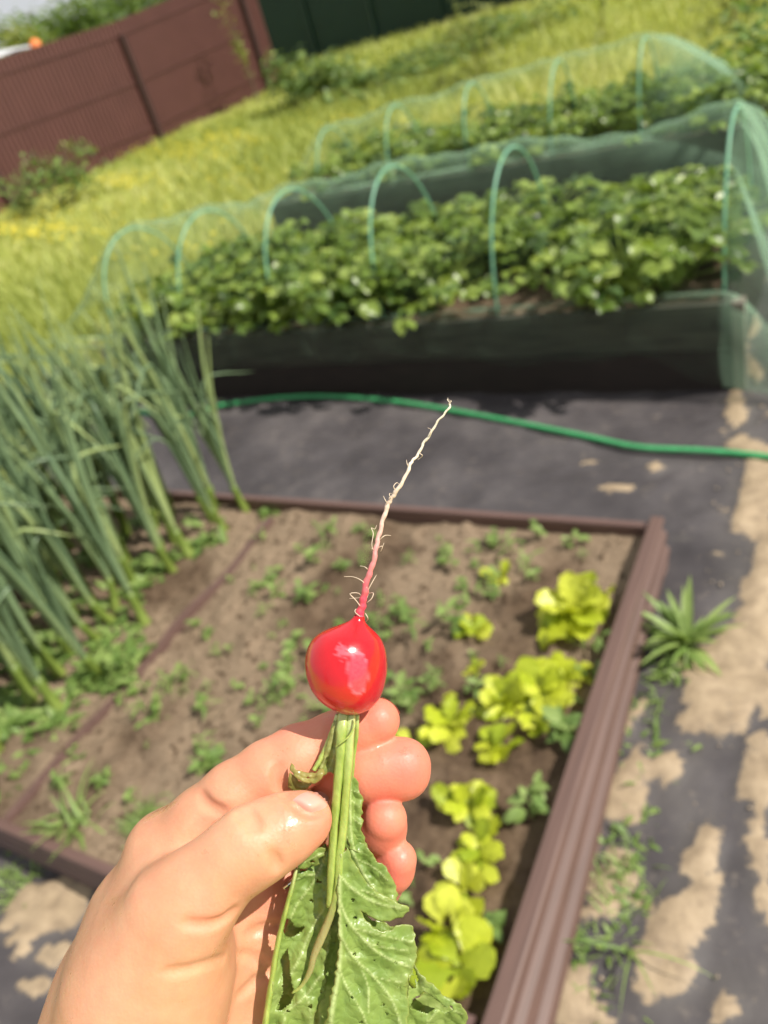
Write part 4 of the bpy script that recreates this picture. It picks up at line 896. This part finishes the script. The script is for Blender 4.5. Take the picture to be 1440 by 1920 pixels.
def leafmat():
    m, nt, b = mat('radish_leaf'); n = noise(nt, 60, 4); n2 = noise(nt, 500, 4, .65)
    t = nt.nodes.new('ShaderNodeTexCoord'); vo = nd(nt, 'ShaderNodeTexVoronoi', Scale=260.0); vo.feature = 'DISTANCE_TO_EDGE'
    nm = nd(nt, 'ShaderNodeTexNoise', Scale=300.0); nt.links.new(t.outputs['Object'], nm.inputs['Vector']); vm = nt.nodes.new('ShaderNodeVectorMath'); vm.operation = 'MULTIPLY_ADD'
    nt.links.new(nm.outputs['Color'], vm.inputs[0]); vm.inputs[1].default_value = (.0022,)*3; nt.links.new(t.outputs['Object'], vm.inputs[2]); nt.links.new(vm.outputs[0], vo.inputs['Vector'])
    c = ramp(nt, n, [(.3, (.17, .27, .05)), (.55, (.27, .365, .085)), (.75, (.37, .45, .15))])
    ve = ramp(nt, vo.outputs['Distance'], [(0, (1, 1, 1)), (.10, (0, 0, 0))]); c = mixc(nt, mixc(nt, 1.0, ve, (.42, .42, .42), 'MULTIPLY'), c, (.24, .35, .08))
    c = mixc(nt, attr(nt, 'vein'), c, (.50, .58, .24)); c = mixc(nt, attr(nt, 'wilt'), c, mixc(nt, n2, (.42, .38, .08), (.24, .17, .06))); c = mixc(nt, ramp(nt, n2, [(.66, (0, 0, 0)), (.72, (.7, .7, .7))]), c, (.20, .22, .06))
    nt.links.new(c, b.inputs['Base Color']); b.inputs['Roughness'].default_value = .42; b.inputs['Coat Weight'].default_value = .18; b.inputs['Coat Roughness'].default_value = .15
    h = mixc(nt, .75, n2, ramp(nt, vo.outputs['Distance'], [(0, (0, 0, 0)), (.25, (1, 1, 1))])); bump(nt, b, h, .36, .0007)
    tr = nt.nodes.new('ShaderNodeBsdfTranslucent'); nt.links.new(mixc(nt, 1.0, c, (1.3, 1.4, .6), 'MULTIPLY'), tr.inputs['Color']); mx = nt.nodes.new('ShaderNodeMixShader'); mx.inputs[0].default_value = .22
    nt.links.new(b.outputs[0], mx.inputs[1]); nt.links.new(tr.outputs[0], mx.inputs[2]); nt.links.new(mx.outputs[0], nt.nodes['Material Output'].inputs['Surface']); return m
M_leaf = leafmat()
def segd(p, a, b):
    d = b-a; t = np.clip(((p-a)@d)/(d@d+1e-9), 0, 1); return np.linalg.norm(p-a-t[:, None]*d, axis=1)
def inpoly(p, poly):
    c = np.zeros(len(p), bool); q = np.roll(poly, 1, 0)
    for (x1, y1), (x2, y2) in zip(poly, q):
        m = ((y1 > p[:, 1]) != (y2 > p[:, 1])); c ^= m & (p[:, 0] < (x2-x1)*(p[:, 1]-y1)/(y2-y1+1e-12)+x1)
    return c
def leaf(poly, veins, D0, slope=(0, 0), puff=1.0, crump=1.0, holes=(), serr=1.5, step=3.0, curl=0.0, seed=1, wilt=0.0):
    poly = np.array(poly, float); dens = []
    for a, b in zip(poly, np.roll(poly, -1, 0)):
        k = max(1, int(np.linalg.norm(b-a)/step)); d = (b-a)/max(1e-6, np.linalg.norm(b-a)); nrm = np.array([d[1], -d[0]])
        for i in range(k):
            q = a+(b-a)*i/k; dens.append(q+nrm*serr*(2*float(vnoise(np.array([[q[0]*.13, q[1]*.13, seed]]), 3)[0])-1)*1.6)
    dens = np.array(dens); x0, y0 = poly.min(0); x1, y1 = poly.max(0)
    gx, gy = np.meshgrid(np.arange(x0, x1, step), np.arange(y0, y1, step)); G = np.stack([gx.ravel(), gy.ravel()], 1)+rng.uniform(-.6, .6, (gx.size, 2)); G = G[inpoly(G, dens)]
    bd = np.full(len(G), 1e9)
    for a, b in zip(dens, np.roll(dens, -1, 0)): bd = np.minimum(bd, segd(G, a, b))
    G = G[bd > step*.55]; pts = np.vstack([dens, G]); nb = len(dens)
    vs, _, fs, *_r = delaunay_2d_cdt([Vector(p) for p in pts], [], [list(range(nb))], 1, 1e-4)
    vs = np.array([tuple(v) for v in vs]); hm = np.zeros(len(vs), bool); F = []
    for fc in fs:
        c = vs[list(fc)].mean(0)
        if any(((c[0]-hx_)/rx)**2+((c[1]-hy)/ry)**2 < 1+.5*math.sin(3*math.atan2(c[1]-hy, c[0]-hx_)+hx_) for hx_, hy, rx, ry in [h for h in holes if isinstance(h, tuple)]): continue
        if any(inpoly(c[None], np.array(h, float))[0] for h in holes if isinstance(h, list)): continue
        F.append(tuple(fc))
    dep = np.full(len(vs), D0*1000.0)+slope[0]*(vs[:, 0]-x0)+slope[1]*(vs[:, 1]-y0); dmin = np.full(len(vs), 40.0); vein = np.zeros(len(vs)); edge = np.full(len(vs), 1e9)
    for a, b in zip(dens, np.roll(dens, -1, 0)): edge = np.minimum(edge, segd(vs, a, b))
    for w, pl in veins:
        pl = smoothpts(pl, max(4, len(pl)*4)); dd = np.full(len(vs), 1e9)
        for a, b in zip(pl[:-1], pl[1:]): dd = np.minimum(dd, segd(vs, a, b))
        dep -= .10*w*np.exp(-(dd/(w*.9))**2); vein = np.maximum(vein, np.exp(-(dd/(w*.55))**2)); dmin = np.minimum(dmin, dd)
    dep += puff*.9*(1-np.exp(-(dmin/14)**2)); V3 = np.stack([vs[:, 0], vs[:, 1], np.full(len(vs), seed*9.)], 1)
    dep += crump*(2.6*(fbm(V3, .018, 3, seed)-.5)+1.1*(fbm(V3, .06, 2, seed+9)-.5)); dep -= curl*np.exp(-(edge/16)**2)
    W = np.array([P(x, y, d/1000) for (x, y), d in zip(vs, dep)])-rroot
    o = mk('leaf', W, F, M_leaf, rad, attrs={'vein': np.clip(vein, 0, 1), 'wilt': np.clip(wilt*(.4+1.1*fbm(V3, .09, 3, seed+4))+.5*np.exp(-(edge/2.5)**2)*.6, 0, 1)})
    s = o.modifiers.new('thickness', 'SOLIDIFY'); s.thickness = .00028; return o
# broad leaf in front, right of the stems
leaf([(637, 1600), (652, 1588), (662, 1615), (680, 1645), (699, 1665), (718, 1679), (734, 1688), (752, 1694), (769, 1700), (767, 1708), (752, 1719), (731, 1727), (714, 1727), (704, 1724), (693, 1719), (684, 1712), (676, 1706),
      (682, 1718), (690, 1728), (702, 1740), (718, 1745), (734, 1742), (746, 1732), (760, 1733), (772, 1737), (778, 1752), (779, 1775), (782, 1795), (775, 1812), (766, 1828), (762, 1850), (766, 1880), (764, 1925), (765, 2010), (612, 2010), (610, 1920), (618, 1880), (626, 1845), (633, 1799), (637, 1755), (633, 1700), (632, 1660)],
     [(6, [(638, 1602), (636, 1660), (636, 1720), (638, 1770), (634, 1830), (622, 1900), (616, 2000)]), (3, [(636, 1640), (660, 1665), (700, 1690), (750, 1702)]), (3, [(637, 1690), (655, 1730), (700, 1778), (740, 1802), (770, 1812)]),
      (2.5, [(637, 1750), (660, 1790), (700, 1830), (735, 1875), (755, 1930)]), (2, [(634, 1810), (650, 1850), (680, 1900), (700, 1960)]), (1.6, [(662, 1740), (700, 1748), (745, 1760), (772, 1765)]), (1.6, [(690, 1768), (720, 1775), (770, 1782)]), (1.4, [(670, 1800), (690, 1850), (690, 1900)]), (1.4, [(700, 1830), (735, 1838), (760, 1842)]), (1.4, [(655, 1665), (690, 1672), (730, 1690)])],
     .2425, (.010, .004), 1.2, 1.1, [(702, 1800, 2, 2), (725, 1900, 3, 2), (650, 1735, 2, 2), (742, 1805, 2, 3), (660, 1870, 3, 2), (662, 1687, 4, 3), (666, 1720, 4, 3), (665, 1788, 3, 3), (708, 1768, 2.5, 2.5), (748, 1848, 4, 2.5), (717, 1882, 4, 2.5), (679, 1780, 2, 2), (678, 1916, 4, 2.5)], 2.0, 3.0, .8, 2)
# left leaf behind the stems
leaf([(560, 1622), (575, 1606), (596, 1590), (612, 1582), (622, 1620), (624, 1680), (626, 1712), (618, 1767), (610, 1813), (609, 1868), (596, 1886), (590, 1902), (588, 1940), (586, 2010), (486, 2010), (497, 1925), (509, 1842), (521, 1770), (532, 1726), (546, 1670)],
     [(3, [(556, 1628), (546, 1670), (530, 1730), (508, 1850), (496, 1930)]), (2, [(612, 1600), (590, 1650), (560, 1690), (545, 1720)]), (2, [(610, 1700), (585, 1740), (560, 1800), (530, 1850)]), (2, [(600, 1830), (570, 1870), (530, 1900)]), (1.5, [(598, 1640), (570, 1640), (556, 1650)]), (1.4, [(560, 1850), (580, 1880), (584, 1930)]), (1.4, [(540, 1880), (530, 1930), (520, 1990)])],
     .2500, (.004, .0), 1.7, 1.7, [[(534, 1720), (545, 1724), (552, 1738), (573, 1736), (566, 1746), (550, 1756), (535, 1760), (531, 1745)], [(540, 1776), (530, 1790), (524, 1800), (530, 1825), (530, 1862), (518, 1893), (528, 1893), (545, 1880), (553, 1862), (546, 1840), (543, 1812)],
      (597, 1652, 5, 3), (584, 1688, 3, 3), (570, 1630, 7, 3), (582, 1886, 4, 4), (602, 1858, 3, 3), (540, 1895, 3, 2), (590, 1615, 6, 4), (600, 1596, 4, 3)], 1.6, 3.0, 1.2, 5)
# backing leaves deeper in the bunch
leaf([(560, 1640), (620, 1600), (660, 1640), (690, 1720), (745, 1740), (765, 1800), (770, 2010), (505, 2010), (515, 1850), (530, 1760)], [(4, [(620, 1610), (610, 1750), (600, 1900), (600, 2000)]), (2, [(612, 1720), (560, 1800)]), (2, [(612, 1720), (680, 1800)])], .2570, (.004, .004), 1.4, 1.5, [], 2, 4.5, 0, 8)
leaf([(757, 1925), (768, 1828), (777, 1806), (790, 1825), (801, 1837), (815, 1850), (830, 1863), (845, 1871), (860, 1880), (873, 1898), (876, 1915), (872, 1935), (850, 1960), (800, 2000), (760, 2010)],
     [(2, [(765, 1990), (800, 1920), (830, 1890), (868, 1900)]), (1.5, [(800, 1920), (800, 1870), (790, 1840)])], .2500, (.014, .006), 1.0, 2.2, [[(776, 1812), (786, 1838), (782, 1842), (774, 1826)], (772, 1842, 7, 12), [(795, 1858), (812, 1868), (838, 1890), (846, 1884), (850, 1892), (836, 1900), (818, 1890), (800, 1900), (768, 1890), (774, 1872), (786, 1866)]], 2, 2.6, 1.6, 11)
leaf([(765, 1880), (800, 1860), (840, 1880), (866, 1905), (868, 1940), (820, 1990), (760, 1990)], [(2, [(765, 1960), (800, 1910), (850, 1900)])], .2580, (.008, .006), 1.0, 2, [], 2, 4, 0, 13)
# leaf behind the broad one, upper right
leaf([(648, 1560), (664, 1566), (678, 1578), (690, 1590), (702, 1608), (712, 1618), (724, 1622), (732, 1638), (740, 1655), (744, 1678), (745, 1702), (700, 1700), (668, 1665), (650, 1610)],
     [(3, [(650, 1570), (672, 1620), (700, 1665), (735, 1700)]), (1.6, [(668, 1610), (700, 1625), (728, 1650)]), (1.5, [(664, 1595), (685, 1598)])], .2475, (.012, .008), 1.2, 1.6, [(677, 1660, 5, 3)], 2.2, 2.6, 1.4, 17)
leaf([(656, 1448), (664, 1455), (671, 1466), (673, 1482), (679, 1494), (678, 1520), (680, 1545), (678, 1558), (683, 1572), (690, 1588), (676, 1600), (655, 1590), (648, 1560), (650, 1500)],
     [(2.5, [(657, 1455), (656, 1500), (658, 1560), (664, 1596)]), (1.4, [(657, 1500), (674, 1512)]), (1.4, [(657, 1530), (676, 1545)]), (1.4, [(657, 1480), (672, 1486)])], .2478, (.03, .0), 1.4, 1.3, [], 1.8, 2.2, 1.8, 19)
# small folded leaves at the upper left of the stems
leaf([(632, 1344), (640, 1350), (638, 1400), (633, 1430), (631, 1453), (621, 1447), (610, 1452), (594, 1452), (600, 1432), (612, 1400), (622, 1368)], [(2.4, [(634, 1348), (620, 1395), (602, 1440)]), (1.5, [(636, 1360), (628, 1410), (616, 1448)])], .2472, (0, 0), 1.4, 1.6, [], 1.8, 2, 1.2, 23, .45)
leaf([(547, 1431), (552, 1441), (560, 1446), (570, 1447), (580, 1450), (592, 1449), (604, 1443), (608, 1452), (598, 1462), (588, 1468), (574, 1466), (560, 1462), (552, 1452), (546, 1442)], [(2.2, [(552, 1446), (575, 1457), (604, 1450)])], .2462, (-.02, -.05), 1.5, 1.2, [(578, 1458, 3, 2)], 1.6, 1.8, 1.6, 27, .85)
leaf([(543, 1444), (549, 1452), (558, 1464), (572, 1468), (584, 1468), (576, 1478), (564, 1484), (550, 1485), (541, 1474), (540, 1456)], [(2.0, [(544, 1450), (556, 1470), (570, 1478)])], .2458, (.01, .04), 1.5, 1.0, [], 1.4, 1.8, 1.4, 29, .7)
leaf([(560, 1608), (575, 1600), (590, 1592), (604, 1588), (612, 1590), (610, 1604), (598, 1610), (600, 1620), (585, 1622), (570, 1630), (558, 1628)], [(1.6, [(562, 1620), (585, 1608), (608, 1598)])], .2445, (0, .02), 1.6, 2.0, [(585, 1614, 5, 3)], 1.8, 1.8, 1.2, 31)
